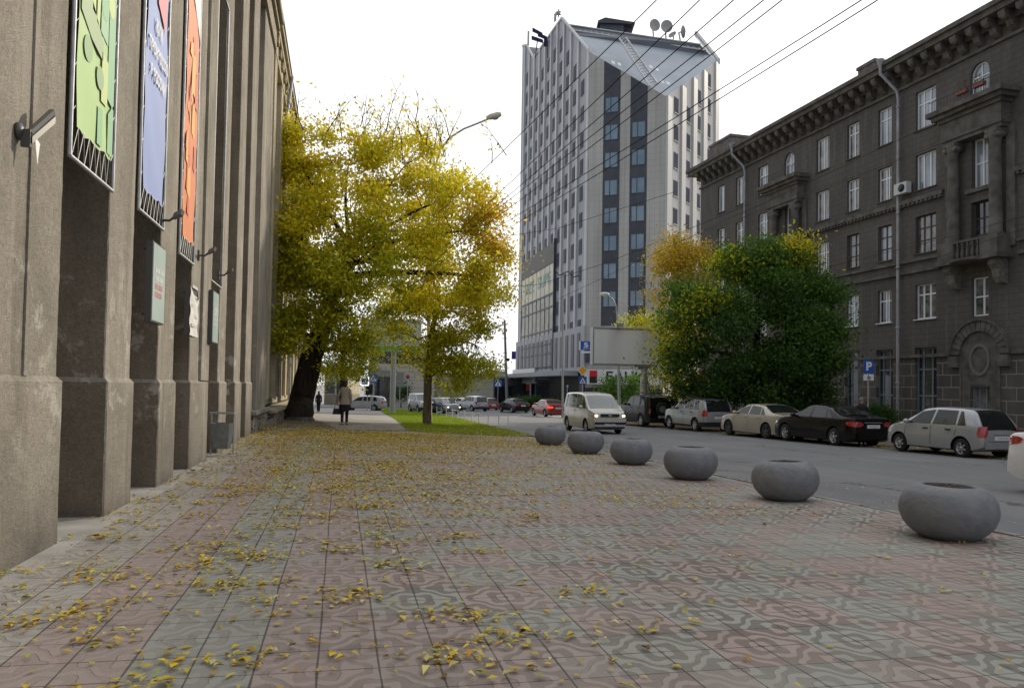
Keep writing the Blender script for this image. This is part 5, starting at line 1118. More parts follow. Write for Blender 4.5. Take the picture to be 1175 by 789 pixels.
# green rail fence before the crossing (far)
# ================================================================== TREES
def bezier(p0, p1, p2, n=6): return [p0*(1-t_)**2 + p1*2*t_*(1-t_) + p2*t_*t_ for t_ in [k/n for k in range(n+1)]]
PAL = {'yellow': np.array([[.92,.78,.03],[.86,.74,.03],[.92,.68,.03],[.76,.70,.03],[.62,.62,.03],[.46,.50,.03]]),
       'orange': np.array([[.90,.62,.05],[.85,.54,.05],[.85,.66,.08],[.66,.55,.06],[.72,.44,.04],[.55,.48,.05]]),
       'olive': np.array([[.74,.68,.03],[.64,.62,.03],[.52,.55,.03],[.42,.47,.03],[.32,.40,.03],[.66,.58,.03]]),
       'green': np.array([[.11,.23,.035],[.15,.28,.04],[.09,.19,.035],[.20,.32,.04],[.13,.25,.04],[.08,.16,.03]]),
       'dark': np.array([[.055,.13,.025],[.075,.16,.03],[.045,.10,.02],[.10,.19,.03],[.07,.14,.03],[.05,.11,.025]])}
def tree(name, label, trunk, rad_, blobs, n_cl, per, leaf, mbark, seed=1, spread=.42, white=None, group=None, twigs=None, droop=.25, limbs=1.0):
    """trunk: list of Vectors; blobs: (centre, (rx,ry,rz), weight, palette)"""
    r = np.random.RandomState(seed); pr = random.Random(seed); base = trunk[0].copy(); t = thing(name, label, 'tree', base, group=group)
    mb = MB(); n_ = len(trunk); dense = []; dr = []
    for i in range(n_-1):
        for k in range(4): dense.append(trunk[i].lerp(trunk[i+1], k/4)+Vector((pr.uniform(-1,1), pr.uniform(-1,1), 0))*rad_[i]*.06); dr.append(rad_[i]+(rad_[i+1]-rad_[i])*k/4)
    dense.append(trunk[-1]); dr.append(rad_[-1]); mb.tube(dense, dr, 14)
    W_ = np.array([b[2] for b in blobs]); W_ = W_/W_.sum(); cents = []; pal = []; nodes = list(zip(dense, dr))
    for k in range(n_cl):
        b = blobs[r.choice(len(blobs), p=W_)]; v = r.normal(size=3); v /= np.linalg.norm(v); q = r.uniform(.35, 1.0)**.55*(1+.13*math.sin(5*v[0]+3*v[2])+.10*math.sin(9*v[1]+7*v[2]))
        cents.append(np.array(b[0])+v*q*np.array(b[1])); pal.append(b[3])
    cents = np.array(cents)
    if n_cl > 300:
        S_ = r.normal(size=(int(n_cl/13), 3)); si = r.choice(len(cents), len(S_)); hubs = cents[si]; near_ = np.argmin(((cents[:, None, :]-hubs[None])**2).sum(2), 1); cents = cents*.34+hubs[near_]*.66+r.normal(size=cents.shape)*.12
    # main limbs to blob centres, then branches to clumps
    limbs_nodes = [(p, q) for p, q in nodes[len(nodes)//2:]]
    for b in blobs:
        tgt = Vector(b[0]); st = min(nodes[len(nodes)//3:], key=lambda q: (q[0]-tgt).length + (2 if q[0].z > tgt.z else 0)); mid = st[0].lerp(tgt, .5)+Vector((pr.uniform(-.5,.5), pr.uniform(-.5,.5), .5)); pth = bezier(st[0], mid, tgt, 7); r0_ = min(st[1]*.7, .07+.035*(tgt-st[0]).length)
        mb.tube(pth, [r0_*(1-.75*k/7) for k in range(8)], 7)
        limbs_nodes += [(p, r0_*(1-.75*k/7)) for k, p in enumerate(pth)]
    for k in range(0, n_cl, max(1, int(n_cl/170))):
        tgt = Vector(cents[k]); st = min(limbs_nodes, key=lambda q: (q[0]-tgt).length); mid = st[0].lerp(tgt, .5)+Vector((pr.uniform(-.25,.25), pr.uniform(-.25,.25), pr.uniform(.0,.4)))
        mb.tube(bezier(st[0], mid, tgt, 4), [max(.006, min(st[1]*.6, .05)*(1-.85*j/4)) for j in range(5)], 4, cap=False)
    if twigs:
        for c_, n2, ln in twigs:
            for _ in range(n2):
                s_ = Vector(c_)+Vector((pr.gauss(0,1.0), pr.gauss(0,.8), pr.gauss(0,.25))); d = Vector((pr.gauss(0,.42), pr.gauss(0,.35), 1)).normalized(); L_ = ln*pr.uniform(.5,1.15); pth = bezier(s_-d*.5, s_+d*L_*.5+Vector((pr.gauss(0,.1),0,0)), s_+d*L_+Vector((pr.gauss(0,.25),0,0)), 4)
                mb.tube(pth, [.022,.018,.013,.009,.005], 4, cap=False)
                for _2 in range(3):
                    j = pr.randint(1, 3); d2 = (d+Vector((pr.gauss(0,.7), pr.gauss(0,.5), 0))).normalized(); mb.tube([pth[j], pth[j]+d2*L_*.28, pth[j]+d2*L_*.42+Vector((0,0,.05))], [.010,.007,.004], 4, cap=False)
                    cents = np.vstack([cents, np.array(pth[j]+d2*L_*.3)]); pal.append('twig')
    mb.build('trunk', mbark, t)
    if white: wb = MB(); wb.tube([p for p, q in nodes if p.z < base.z+white][:], [q*1.012 for p, q in nodes if p.z < base.z+white], 14); wb.build('whitewash', M['whitewash'], t)
    Vs = []; Ts = []
    for c_, pl_ in zip(cents, pal):
        k = per if pl_ != 'twig' else 5; k = int(k*r.uniform(.45,1.5)); sp_ = spread*r.uniform(.6,1.35) if pl_ != 'twig' else .25
        P_ = c_+r.normal(size=(k,3))*np.array([sp_, sp_, sp_*.62]); P_[:, 2] -= droop*np.abs(r.normal(size=k))*sp_
        a = r.normal(size=(k,3)); a[:, 2] -= .5; a /= np.linalg.norm(a, axis=1)[:, None]; b_ = np.cross(a, r.normal(size=(k,3))); b_ /= np.linalg.norm(b_, axis=1)[:, None]
        L_ = leaf*r.uniform(.6,1.3,(k,1)); Wd = L_*.48; cvx = np.cross(a, b_)*L_*.12
        Vs.append(np.stack([P_-a*L_*.5, P_+b_*Wd*.5+cvx, P_+a*L_*.5, P_-b_*Wd*.5+cvx], 1))
        pp = PAL['yellow' if pl_ == 'twig' else pl_]; main = r.choice(len(pp), p=[.26,.22,.16,.14,.12,.10]); idx = np.where(r.uniform(size=k) < .55, main, r.choice(len(pp), k)); Ts.append(pp[idx]*r.uniform(.7,1.2,(k,1)))
    V_ = np.concatenate(Vs); T_ = np.concatenate(Ts); quads('crown', V_, T_, M['leaf'], t); return t
def A(px, py, d): return at(px, py, d)
D1 = (G(345,481)-CAM).dot(fw); b1 = G(343,482); bot = [b1+Vector((-.05,0,-.25)), b1+Vector((0,0,.25)), A(345,462,D1), A(351,436,D1), A(357,410,D1), A(366,385,D1), A(378,350,D1), A(392,318,D1), A(404,290,D1)]
Y_, O_, L_o = 'yellow', 'orange', 'olive'
def B(px, py, dd, rpx, rpy, w_, pal, D=None): D = D or D1; return (tuple(at(px, py, D+dd)), (rpx/FPX*D, rpx/FPX*D*.8, rpy/FPX*D), w_, pal)
blobs = [B(328,165,-1,18,32,.9,Y_), B(345,215,-.5,38,50,1.7,Y_), B(400,190,0,55,45,1.6,Y_), B(465,190,.5,60,45,1.6,Y_), B(520,225,0,52,48,1.5,Y_), B(558,265,0,32,46,.9,O_), B(325,280,-1,24,60,1.7,L_o), B(350,330,-1.5,44,50,2.0,L_o), B(400,245,-2.5,60,50,1.6,Y_), B(410,300,-3,50,40,1.5,L_o), B(435,265,-1,65,55,1.3,Y_), B(505,300,-1,60,50,1.4,Y_), B(335,385,-2,32,34,.8,L_o), B(395,360,-1.5,45,42,.9,L_o), B(430,330,1,50,45,1.0,L_o), B(400,405,-1,40,26,.55,L_o), B(560,320,0,26,42,.55,Y_)]
tree('maple_tree', 'big yellow leaved tree with a thick leaning dark trunk whitewashed at its foot', bot, [.74,.60,.53,.50,.48,.42,.34,.26,.16], blobs, 1750, 42, .18, M['bark'], 3, .40, white=.6, group='yellow trees on the left', twigs=[(tuple(A(395,150,D1)), 9, 1.6), (tuple(A(455,150,D1)), 11, 1.8), (tuple(A(505,165,D1)), 9, 1.6), (tuple(A(490,140,D1)), 5, 1.0), (tuple(A(370,150,D1)), 5, 1.2)])
D2 = (G(490,487)-CAM).dot(fw); b2 = G(490,487.5)
blobs = [B(480,390,0,42,38,1.0,L_o,D2), B(525,360,0,45,45,1.2,Y_,D2), B(505,330,0,45,38,1.0,Y_,D2), B(488,300,-.8,34,40,.9,Y_,D2), B(486,245,-.8,30,34,.8,Y_,D2), B(545,395,0,34,38,.9,L_o,D2), B(520,428,0,34,22,.7,L_o,D2), B(565,345,0,24,30,.6,Y_,D2), B(455,350,0,34,34,.7,L_o,D2)]
tree('young_tree', 'second yellow tree with a straight brown trunk on the grass strip', [b2-Vector((0,0,.1)), A(490,470,D2), A(491,440,D2), A(493,410,D2), A(497,375,D2), A(503,340,D2)], [.225,.21,.20,.18,.13,.07], blobs, 620, 44, .175, M['bark_brown'], 5, .38, group='yellow trees on the left')
# dark green tree and the yellow one behind the parked cars
D3 = 40
def B3(px, py, dd, rpx, rpy, w_, pal): b_ = B(px, py, dd, rpx, rpy, w_, pal, D3); return (b_[0], (b_[1][0], b_[1][1]*.8, b_[1][2]), b_[2], b_[3])
g0 = A(868, 470, D3); g0.z = gz(g0.x, g0.y)
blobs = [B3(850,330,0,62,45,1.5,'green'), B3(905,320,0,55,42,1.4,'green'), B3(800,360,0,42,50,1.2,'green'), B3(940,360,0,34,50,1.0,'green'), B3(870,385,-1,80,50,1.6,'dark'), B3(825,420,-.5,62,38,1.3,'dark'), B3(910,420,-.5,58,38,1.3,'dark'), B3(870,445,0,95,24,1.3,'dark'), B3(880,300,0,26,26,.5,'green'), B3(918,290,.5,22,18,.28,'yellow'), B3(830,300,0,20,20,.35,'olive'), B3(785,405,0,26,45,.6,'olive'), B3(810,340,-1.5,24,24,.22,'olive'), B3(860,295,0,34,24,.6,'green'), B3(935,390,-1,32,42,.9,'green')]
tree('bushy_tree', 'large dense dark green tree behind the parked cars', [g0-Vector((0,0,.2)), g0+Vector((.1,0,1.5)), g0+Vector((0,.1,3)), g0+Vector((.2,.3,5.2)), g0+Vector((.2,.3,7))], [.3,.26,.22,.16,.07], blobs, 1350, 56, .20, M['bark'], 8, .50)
D4 = 47; g0 = A(775, 470, D4); g0.z = gz(g0.x, g0.y)
blobs = [B(774,290,0,26,22,1.3,'orange',D4), B(795,300,0,22,30,.8,'orange',D4), B(766,325,0,18,30,.8,'orange',D4), B(785,360,0,34,34,.9,'yellow',D4), B(770,400,0,24,28,.5,'olive',D4), B(780,440,0,24,20,.35,'orange',D4)]
tree('golden_tree', 'golden orange tree between the billboard and the dark green tree', [g0-Vector((0,0,.2)), g0+Vector((0,0,3)), g0+Vector((.2,0,6)), g0+Vector((.2,0,9))], [.2,.17,.12,.05], blobs, 260, 46, .19, M['bark'], 9, .50)
D5 = 80; g0 = A(703, 465, D5); g0.z = gz(g0.x, g0.y)
for px, lab in ((704, 'small clipped green tree left of the billboard column'), (728, 'small clipped green tree just left of the billboard column')):
    g0 = A(px, 465, D5); g0.z = gz(g0.x, g0.y); tree('clipped_tree', lab, [g0, g0+Vector((0,0,2.2)), g0+Vector((0,0,3.2))], [.12,.1,.06], [B(px,440,0,11,9,1,'green',D5), B(px-2,452,0,14,9,.8,'green',D5)], 60, 44, .22, M['bark'], px, .5, limbs=0, group='clipped trees before the tower')
D6 = 58; g0 = A(740, 465, D6); g0.z = gz(g0.x, g0.y); tree('yellowing_tree', 'yellow green tree peeping over the top of the billboard', [g0, g0+Vector((0,0,3)), g0+Vector((0,0,6))], [.15,.12,.06], [B(735,372,0,24,12,1,'olive',D6), B(755,388,0,16,26,1,'olive',D6), B(750,430,0,20,24,.9,'dark',D6)], 110, 40, .17, M['bark'], 77, .45)
D7 = 60; g0 = A(392, 462, D7); g0.z = gz(g0.x, g0.y); tree('green_tree', 'green tree further down the path behind the walking woman', [g0, g0+Vector((0,0,3)), g0+Vector((0,0,6))], [.2,.16,.1], [B(385,400,0,26,26,1,'green',D7), B(405,415,0,20,22,1,'green',D7), B(372,425,0,16,18,.6,'olive',D7), B(412,385,0,20,22,.6,'green',D7), B(425,400,0,20,20,.6,'olive',D7)], 200, 44, .16, M['bark'], 17, .5)
D8 = 97; 
for px, py, rx, ry, lab in ((460,447,9,12,'dark green shrub below the hoarding post'),(612,460,14,5,'low dark hedge bush by the tower shopfront'),(596,461,9,5,'small dark bush at the left corner of the tower'),(633,461,10,4,'low bush right of the bank sign')):
    g0 = A(px, 466, D8); g0.z = gz(g0.x, g0.y); tree('shrub', lab, [g0, g0+Vector((0,0,.6))], [.08,.05], [B(px,py,0,rx,ry,1,'dark',D8)], 45, 36, .26, M['bark'], px, .4, limbs=0, group='shrubs at the crossing')
D9 = 41
for px, rx, lab in ((940,26,'dark hedge bush between the black sedan and the dark building'),(890,34,'dark hedge bush behind the beige sedan'),(1005,22,'low hedge bush under the parking sign')):
    g0 = A(px, 470, D9); g0.z = gz(g0.x, g0.y); tree('hedge_bush', lab, [g0, g0+Vector((0,0,.6))], [.06,.04], [B(px, 476 if px > 980 else 462, 0, rx, 9 if px > 980 else 20, 1, 'dark', D9)], 110, 44, .12, M['bark'], px, .35, limbs=0, group='hedge bushes before the dark building')
# ================================================================== CARS
def interp(prof, x):
    if x <= prof[0][0]: return prof[0][1]
    for (a, za), (b, zb_) in zip(prof, prof[1:]):
        if a <= x <= b: return za+(zb_-za)*(x-a)/(b-a) if b > a else zb_
    return prof[-1][1]
LF = Fr((0,0,0), (1,0,0), (0,1,0))
def car(name, label, loc, heading, sp, pm_, group=None, lights=False, brake=False, plate=True, glassm=None):
    L, W = sp['L'], sp['W']; top0 = sorted(sp['top']); belt0 = sp['belt']; tum = sp.get('tum', .34); wr = sp['wr']; ax = sp['ax']; zb0 = sp.get('zb', .20); gm_ = glassm or M['g_car']
    def top(x):                                   # smoothed roof line
        s = sp.get('sm', .05); return (interp(top0, x-s)+interp(top0, x-s/2)+interp(top0, x)*2+interp(top0, x+s/2)+interp(top0, x+s))/6
    def plan(x):
        e = abs(x)/(L/2); return 1-.035*max(0, (e-.35)/.65)**2-.19*max(0, (e-.72)/.28)**3.0*(1 if x > 0 else sp.get('rearround', .7))
    def bot(x): e = max(0, (abs(x)-L/2+.45)/.45); return zb0+.12*e*e
    def belt(x): return min(interp(belt0, x) if isinstance(belt0, list) else belt0, top(x)-.015)
    def edge(x): c_ = top(x)-belt(x); return W/2*plan(x)*.955-tum*max(0, c_)
    def wy(x, z):
        hw = W/2*plan(x); b = belt(x)
        if z >= b: return hw*.955-tum*(z-b)
        z0 = zb0; f = (z-z0)/(b-z0); f = max(0, min(1, f)); return hw*(.955+.045*math.sin(PI*min(1, f*1.05+.05))**.7 if 0 < f < 1 else .955)
    def sec(x):
        zt, zb_, b = top(x), bot(x), belt(x); c_ = zt-b; hw = W/2*plan(x); e = edge(x); rr = min(.10, max(.02, c_*.3), e*.5)
        pts = [(0, zb_), (hw*.80, zb_)]
        for k in range(7): z = zb_+.05+(b-zb_-.05)*k/6; pts.append((wy(x, z), z))
        for k in range(1, 5): z = b+(c_-rr*.6)*k/5; pts.append((wy(x, z), z))
        pts.append((e+rr*.05, zt-rr*.55)); pts.append((e-rr*.35, zt-rr*.22)); cr_ = sp.get('crown', .03)
        for f in (.88,.6,.3,0): pts.append(((e-rr)*f, zt-.012*f*f*2+ (cr_-.03)*(1-f*f)))
        return pts
    xs = sorted(set([round(-L/2+L*k/64, 4) for k in range(65)] + [p[0] for p in top0 if -L/2 < p[0] < L/2] + [-L/2+.02, -L/2+.045, L/2-.02, L/2-.045]))
    t = thing(name, label, sp['cat'], loc, heading, group)
    rows = []
    for x in xs: s_ = sec(x); rr_ = [(x, y, z) for y, z in s_]+[(x, -y, z) for y, z in s_[::-1]][1:]; rows.append(rr_+[rr_[0]])
    mb = MB(LF); n_ = len(rows[0]); mb.grid(rows, 0, True)
    mb.add(rows[0][:-1], [tuple(range(n_-1))]); mb.add(rows[-1][:-1], [tuple(range(n_-1))[::-1]])
    key = sp['key']
    body = mb.build('body', [pm_, M['black']], t, True); bm = bmesh.new(); bm.from_mesh(body.data); bmesh.ops.remove_doubles(bm, verts=bm.verts, dist=.0008); bmesh.ops.recalc_face_normals(bm, faces=bm.faces); bm.to_mesh(body.data); bm.free()
    for x_ in ax:
        for sg in (-1, 1):
            cmb = MB(LF); cmb.lathe([(0,-.13),(wr+.06,-.13),(wr+.06,.30),(0,.30)], (x_, sg*(W/2)-.085, wr+.01), 28, 0, axis='y', smooth=False); cu_ = cmb.build('cut', [M['black']], t, True); bmc = bmesh.new(); bmc.from_mesh(cu_.data); bmesh.ops.remove_doubles(bmc, verts=bmc.verts, dist=.0005); bmesh.ops.recalc_face_normals(bmc, faces=bmc.faces); bmc.to_mesh(cu_.data); bmc.free()
            for p_ in cu_.data.polygons: p_.material_index = 0
            md = body.modifiers.new('b', 'BOOLEAN'); md.operation = 'DIFFERENCE'; md.solver = 'EXACT'; md.material_mode = 'TRANSFER'; md.object = cu_
    dg = bpy.context.evaluated_depsgraph_get(); me = bpy.data.meshes.new_from_object(body.evaluated_get(dg)); old = body.data
    cutters = [m_.object for m_ in body.modifiers]; body.modifiers.clear()
    print('cut', name, len(old.polygons), len(me.polygons))
    if len(me.polygons) > 50: body.data = me
    for c_ in cutters: bpy.data.objects.remove(c_)
    # creases: keep only gently curved faces smooth
    bm = bmesh.new(); bm.from_mesh(body.data)
    for e in bm.edges:
        if len(e.link_faces) == 2 and e.calc_face_angle(0) > rad(38): e.smooth = False
    bm.to_mesh(body.data); bm.free()
    def side(pts, off, m_, nm, parent=t, lift=.05, nz=4):        # quad in (x,z) laid on both flanks
        for sg in (1, -1):
            mb = MB(LF); (xa, za), (xb, zb_), (xc, zc), (xd, zd) = pts; rows = []
            for j in range(nz+1):
                f = j/nz; l0 = (xa+(xd-xa)*f, za+(zd-za)*f); l1 = (xb+(xc-xb)*f, zb_+(zc-zb_)*f); rows.append([(l0[0]+(l1[0]-l0[0])*k/5, sg*(wy(l0[0]+(l1[0]-l0[0])*k/5, l0[1]+(l1[1]-l0[1])*k/5)+off), l0[1]+(l1[1]-l0[1])*k/5) for k in range(6)])
            mb.grid(rows); mb.build(nm, m_, parent, True)
    b_ = (belt0 if not isinstance(belt0, list) else interp(belt0, 0))
    for (xb0, xb1, xt1, xt0) in sp['win']:
        zt0, zt1 = top(xt0)-sp.get('rail', .085), top(xt1)-sp.get('rail', .085); side([(xb0, belt(xb0)+.035), (xb1, belt(xb1)+.035), (xt1, max(belt(xb1)+.05, zt1)), (xt0, max(belt(xb0)+.05, zt0))], .006, gm_, 'side_window')
    w0, w1 = sp['win'][0], sp['win'][-1]
    # door gaps, sills
    for (xg, zlo, zhi, xg2) in sp['gaps']:
        for sg in (1, -1):
            mb = MB(LF); rows = [[(xg+(xg2-xg)*k/6+dx_, sg*(wy(xg+(xg2-xg)*k/6, zlo+(zhi-zlo)*k/6)+.0035), zlo+(zhi-zlo)*k/6) for dx_ in (-.007,.007)] for k in range(7)]; mb.grid(rows); mb.build('door_gap', M['black'], t, True)
    for sg in (1, -1):
        for xh in sp['handles']: mb = MB(LF); zh = b_-.10; y_ = wy(xh, zh); mb.box(xh-.09, xh+.09, sg*y_-.005, sg*y_+.03*1, zh-.018, zh+.018) if sg > 0 else mb.box(xh-.09, xh+.09, sg*y_-.03, sg*y_+.005, zh-.018, zh+.018); mb.build('door_handle', pm_ if not sp.get('dh') else M['black'], t, True)
        xm = sp['mir']; mb = MB(LF); y_ = wy(xm, belt(xm)+.06); mb.ell((xm, sg*(y_+.12), belt(xm)+.08), (.075,.11,.075), 10, 7); mb.tube([(xm, sg*(y_-.02), belt(xm)+.02), (xm, sg*(y_+.08), belt(xm)+.05)], .02, 5); mb.build('mirror', sp.get('mirm') or pm_, t, True)
    def glassband(x0, x1, nm, vfrac=.97, y0f=None):
        mb = MB(LF); rows = []
        for j in range(9):
            x = x0+(x1-x0)*j/8; z = top(x); e = (edge(x)-.05)*vfrac; dz = (top(x+.02)-top(x-.02))/.04; nx, nz = -dz, 1; l = math.hypot(nx, nz); nx, nz = nx/l*.012, nz/l*.012
            rows.append([(x+nx, e*f, z-.03*abs(f)**3*0-.024*f*f+nz+.004) for f in (-1,-.75,-.5,-.25,0,.25,.5,.75,1)])
        mb.grid(rows); return mb.build(nm, M['g_carlight'] if nm == 'windscreen' else gm_, t, True)
    glassband(*sp['ws'], 'windscreen')
    if 'rw' in sp: glassband(*sp['rw'], 'rear_window', sp.get('rwf', .93))
    # strips that wrap round a corner
    def wrap(end, x_in, y_in, z0, z1, off, m_, nm, sg, z0b=None, z1b=None, nz=4):
        xe = end*(L/2); rows = []; z0b = z0 if z0b is None else z0b; z1b = z1 if z1b is None else z1b
        for j in range(nz+1):
            f = j/nz; row = []; K = 7
            for k in range(K): g_ = k/(K-1); x = x_in+(xe-x_in)*g_; za = z0b+(z0-z0b)*g_; zc = z1b+(z1-z1b)*g_; z = za+(zc-za)*f; row.append((x+(end*off if k == K-1 else 0), sg*(wy(min(max(x,-L/2),L/2), z)+off), z))
            yw = wy(xe, z0+(z1-z0)*f); z = z0+(z1-z0)*f
            for k in range(1, 4): row.append((xe+end*off, sg*(yw+(y_in-yw)*k/3), z))
            rows.append(row)
        if 'light' in nm:
            n_c = len(rows[0]); pw = sp.get('lp', 5.0)
            for c__ in range(n_c):
                zs__ = [r__[c__][2] for r__ in rows]; zm = (zs__[0]+zs__[-1])/2; g_ = 2*c__/(n_c-1)-1; kf = max(.08, (1-abs(g_)**pw))**(1/2.2)
                for r__ in rows: x__, y__, z__ = r__[c__]; r__[c__] = (x__, y__, zm+(z__-zm)*kf)
        mb = MB(LF); mb.grid(rows, 0, False); return mb.build(nm, m_, t, True)
    for sg in (1, -1):
        a = sp['tail']; wrap(-1, -L/2+a[0], a[1], a[2], a[3], .012, M['tail_on'] if brake else M['tail'], 'tail_light', sg, *(a[4:6] if len(a) > 4 else ()))
        a = sp['head']; hl = wrap(1, L/2-a[0], a[1], a[2], a[3], .012, M['head'], 'headlight', sg, *(a[4:6] if len(a) > 4 else ()))
        if lights: mb = MB(LF); mb.ell((L/2+.02, sg*(a[1]+.15), (a[2]+a[3])/2), (.03,.075,.055), 12, 8); mb.build('lamp', M['head_on'], hl, True)
        if lights: mb = MB(LF); mb.ell((L/2-a[0]*.35, sg*(wy(L/2-a[0]*.35, a[3])+.01), (a[2]+a[3])/2), (.07,.02,.06), 8, 6); mb.build('indicator', M['amber'], hl, True)
    def flat(end, y0, y1, z0, z1, off, m_, nm, bev=0): mb = MB(LF); xe = end*(L/2); a_, b2_ = sorted((xe, xe+end*off)); mb.box(a_, b2_, y0, y1, z0, z1); return mb.build(nm, m_, t, True)
    for (end, y0, y1, z0, z1, off, mk, nm) in sp['flats']: flat(end, y0, y1, z0, z1, off, M[mk] if mk != 'paint' else pm_, nm)
    if plate:
        for end, zc in ((-1, sp['plz'][0]), (1, sp['plz'][1])): pl_ = flat(end, -.26, .26, zc-.058, zc+.058, .028 if end < 0 else .045, M['white'], 'number_plate'); mb = MB(LF); x_ = end*(L/2+(.0295 if end < 0 else .0465)); r = random.Random(len(label)); y_ = -.2
        for k in range(7): mb.box(min(-L/2-.0295,-L/2-.028), max(-L/2-.0295,-L/2-.028), y_, y_+.03, sp['plz'][0]-.032, sp['plz'][0]+.032); y_ += .058
        if sp.get('pltext', 1): mb.build('plate_text', M['galv'], t, True)
    # cladding along the bottom
    if sp.get('clad'):
        for sg in (1, -1):
            for end in (1, -1): wrap(end, end*(abs(ax[0 if end < 0 else 1])+ (wr+.075)), .0, .27, sp['clad'], .010, M['black'], 'bumper', sg)
        mb = MB(LF)
        for sg in (1, -1):
            x0_, x1_ = min(ax)+wr+.08, max(ax)-wr-.08; rows = [[(x0_+(x1_-x0_)*k/8, sg*(wy(x0_, z)+.008), z) for k in range(9)] for z in (.24, sp['clad']-.16)]; mb.grid(rows)
        mb.build('sill', M['black'], t, True)
    # wheels
    for x_ in ax:
        for sg in (1, -1):
            wy_ = sg*(W/2-.125); mb = MB(LF); wd = .19 if W < 1.7 else .215
            prof = [(wr*.60,-wd/2),(wr*.90,-wd/2),(wr*.975,-wd*.38),(wr,-wd*.2),(wr,wd*.2),(wr*.975,wd*.38),(wr*.90,wd/2),(wr*.60,wd/2)]; mb.lathe(prof, (x_, wy_, wr), 30, axis='y'); wo = mb.build('wheel', M['rubber'], t, True)
            mb = MB(LF); yo = wy_+sg*(wd/2-.02); s2 = sg; mb.lathe([(wr*.66,0),(wr*.66,s2*.02),(wr*.58,s2*.012),(wr*.56,-s2*.05),(wr*.10,-s2*.055),(0,-s2*.055)], (x_, yo, wr), 30, axis='y'); ns = sp.get('spokes', 5)
            mb.lathe([(wr*.14,-s2*.03),(wr*.13,s2*.012),(0,s2*.014)], (x_, yo, wr), 12, axis='y')
            for k in range(ns):
                an = 2*PI*k/ns+.3; ca, sa = math.cos(an), math.sin(an); w1_, w2_ = wr*.10, wr*(.13 if ns == 5 else .10)
                q = lambda r_, o_: (x_+ca*r_-sa*o_, yo+s2*.008, wr+sa*r_+ca*o_)
                mb.prism([q(wr*.08,-w1_), q(wr*.60,-w2_), q(wr*.60,w2_), q(wr*.08,w1_)], (0,-s2*.03,0))
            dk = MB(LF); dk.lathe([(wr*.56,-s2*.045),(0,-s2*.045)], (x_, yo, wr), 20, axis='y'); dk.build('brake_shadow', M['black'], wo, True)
            mb.build('rim', sp.get('rimm') or M['alloy'], wo, True)
    return t
flT = lambda z0, z1, y=.55: (-1, -y, y, z0, z1, .006, 'black', 'boot_gap')
HATCH = dict(key='h', cat='car', L=3.68, W=1.60, wr=.285, ax=(-1.17,1.17), belt=.90, zb=.19, tum=.42, top=[(-1.84,.60),(-1.82,.80),(-1.76,.93),(-1.50,1.33),(-1.30,1.41),(-.9,1.445),(-.1,1.455),(.35,1.40),(.98,.98),(1.05,.955),(1.45,.86),(1.70,.74),(1.80,.64),(1.84,.50)],
  win=[(-1.32,-1.02,-1.02,-1.10),(-.96,-.12,-.18,-.92),(-.04,.84,.38,-.10)], ws=(.40,1.02), rw=(-1.79,-1.38), rwf=.95, gaps=[(-.08,.30,.90,-.08),(.95,.34,.86,.90),(-.96,.62,.90,-1.0)], handles=(-.72,.12), dh=1, mir=.78, mirm=None, spokes=6,
  tail=(.16,.52,.62,.93), head=(.30,.42,.55,.70), flats=[(-1,-.62,.62,.30,.50,.035,'paint','bumper'),(1,-.5,.5,.28,.46,.03,'paint','bumper'),(-1,-.5,.5,.505,.512,.006,'black','boot_gap'),(-1,-.30,.30,.705,.74,.03,'galv','plate_garnish')], plz=(.60,.38))
SEDAN = dict(key='s', cat='car', L=4.66, W=1.79, wr=.325, ax=(-1.37,1.42), belt=.955, zb=.17, top=[(-2.33,.66),(-2.31,.90),(-2.24,1.02),(-1.78,1.07),(-1.60,1.10),(-.95,1.37),(-.65,1.425),(-.1,1.445),(.30,1.40),(1.08,.99),(1.15,.97),(1.75,.90),(2.10,.79),(2.26,.68),(2.33,.48)],
  win=[(-1.28,-.98,-.93,-1.00),(-.92,-.12,-.18,-.86),(-.02,.90,.42,-.08)], ws=(.36,1.10), rw=(-1.60,-.86), gaps=[(-.07,.28,.955,-.07),(1.02,.34,.9,.98),(-.98,.62,.955,-1.02)], handles=(-.80,.14), mir=.82, tum=.44,
  tail=(.34,.42,.72,.90,.76,.93), head=(.42,.44,.58,.74,.66,.80), flats=[(-1,-.68,.68,.30,.52,.05,'paint','bumper'),(1,-.62,.62,.28,.46,.04,'paint','bumper'),(1,-.36,.36,.50,.68,.02,'black','grille'),(-1,-.36,.36,.865,.885,.03,'galv','boot_trim')], plz=(.74,.36))
DUST = dict(key='d', cat='car', L=4.28, W=1.80, wr=.335, ax=(-1.33,1.34), belt=1.06, zb=.26, top=[(-2.14,.70),(-2.12,1.02),(-2.05,1.18),(-1.90,1.52),(-1.72,1.60),(-1.0,1.645),(-.2,1.65),(.25,1.58),(.92,1.13),(1.0,1.10),(1.6,1.04),(1.95,.93),(2.08,.80),(2.14,.55)],
  win=[(-1.62,-1.16,-1.16,-1.52),(-1.08,-.22,-.26,-1.05),(-.12,.76,.32,-.16)], ws=(.30,.96), rw=(-2.10,-1.80), rwf=.93, gaps=[(-.17,.38,1.06,-.17),(.9,.4,1.0,.86),(-1.12,.7,1.06,-1.14)], handles=(-.95,.05), dh=1, mir=.70, tum=.26, mirm=None,
  tail=(.20,.66,.78,1.08), head=(.34,.46,.66,.86), clad=.50, flats=[(-1,-.5,.5,.515,.522,.006,'black','boot_gap'),(1,-.4,.4,.56,.78,.02,'black','grille'),(-1,-.34,.34,.86,.90,.03,'galv','plate_garnish')], plz=(.72,.40), crown=.05)
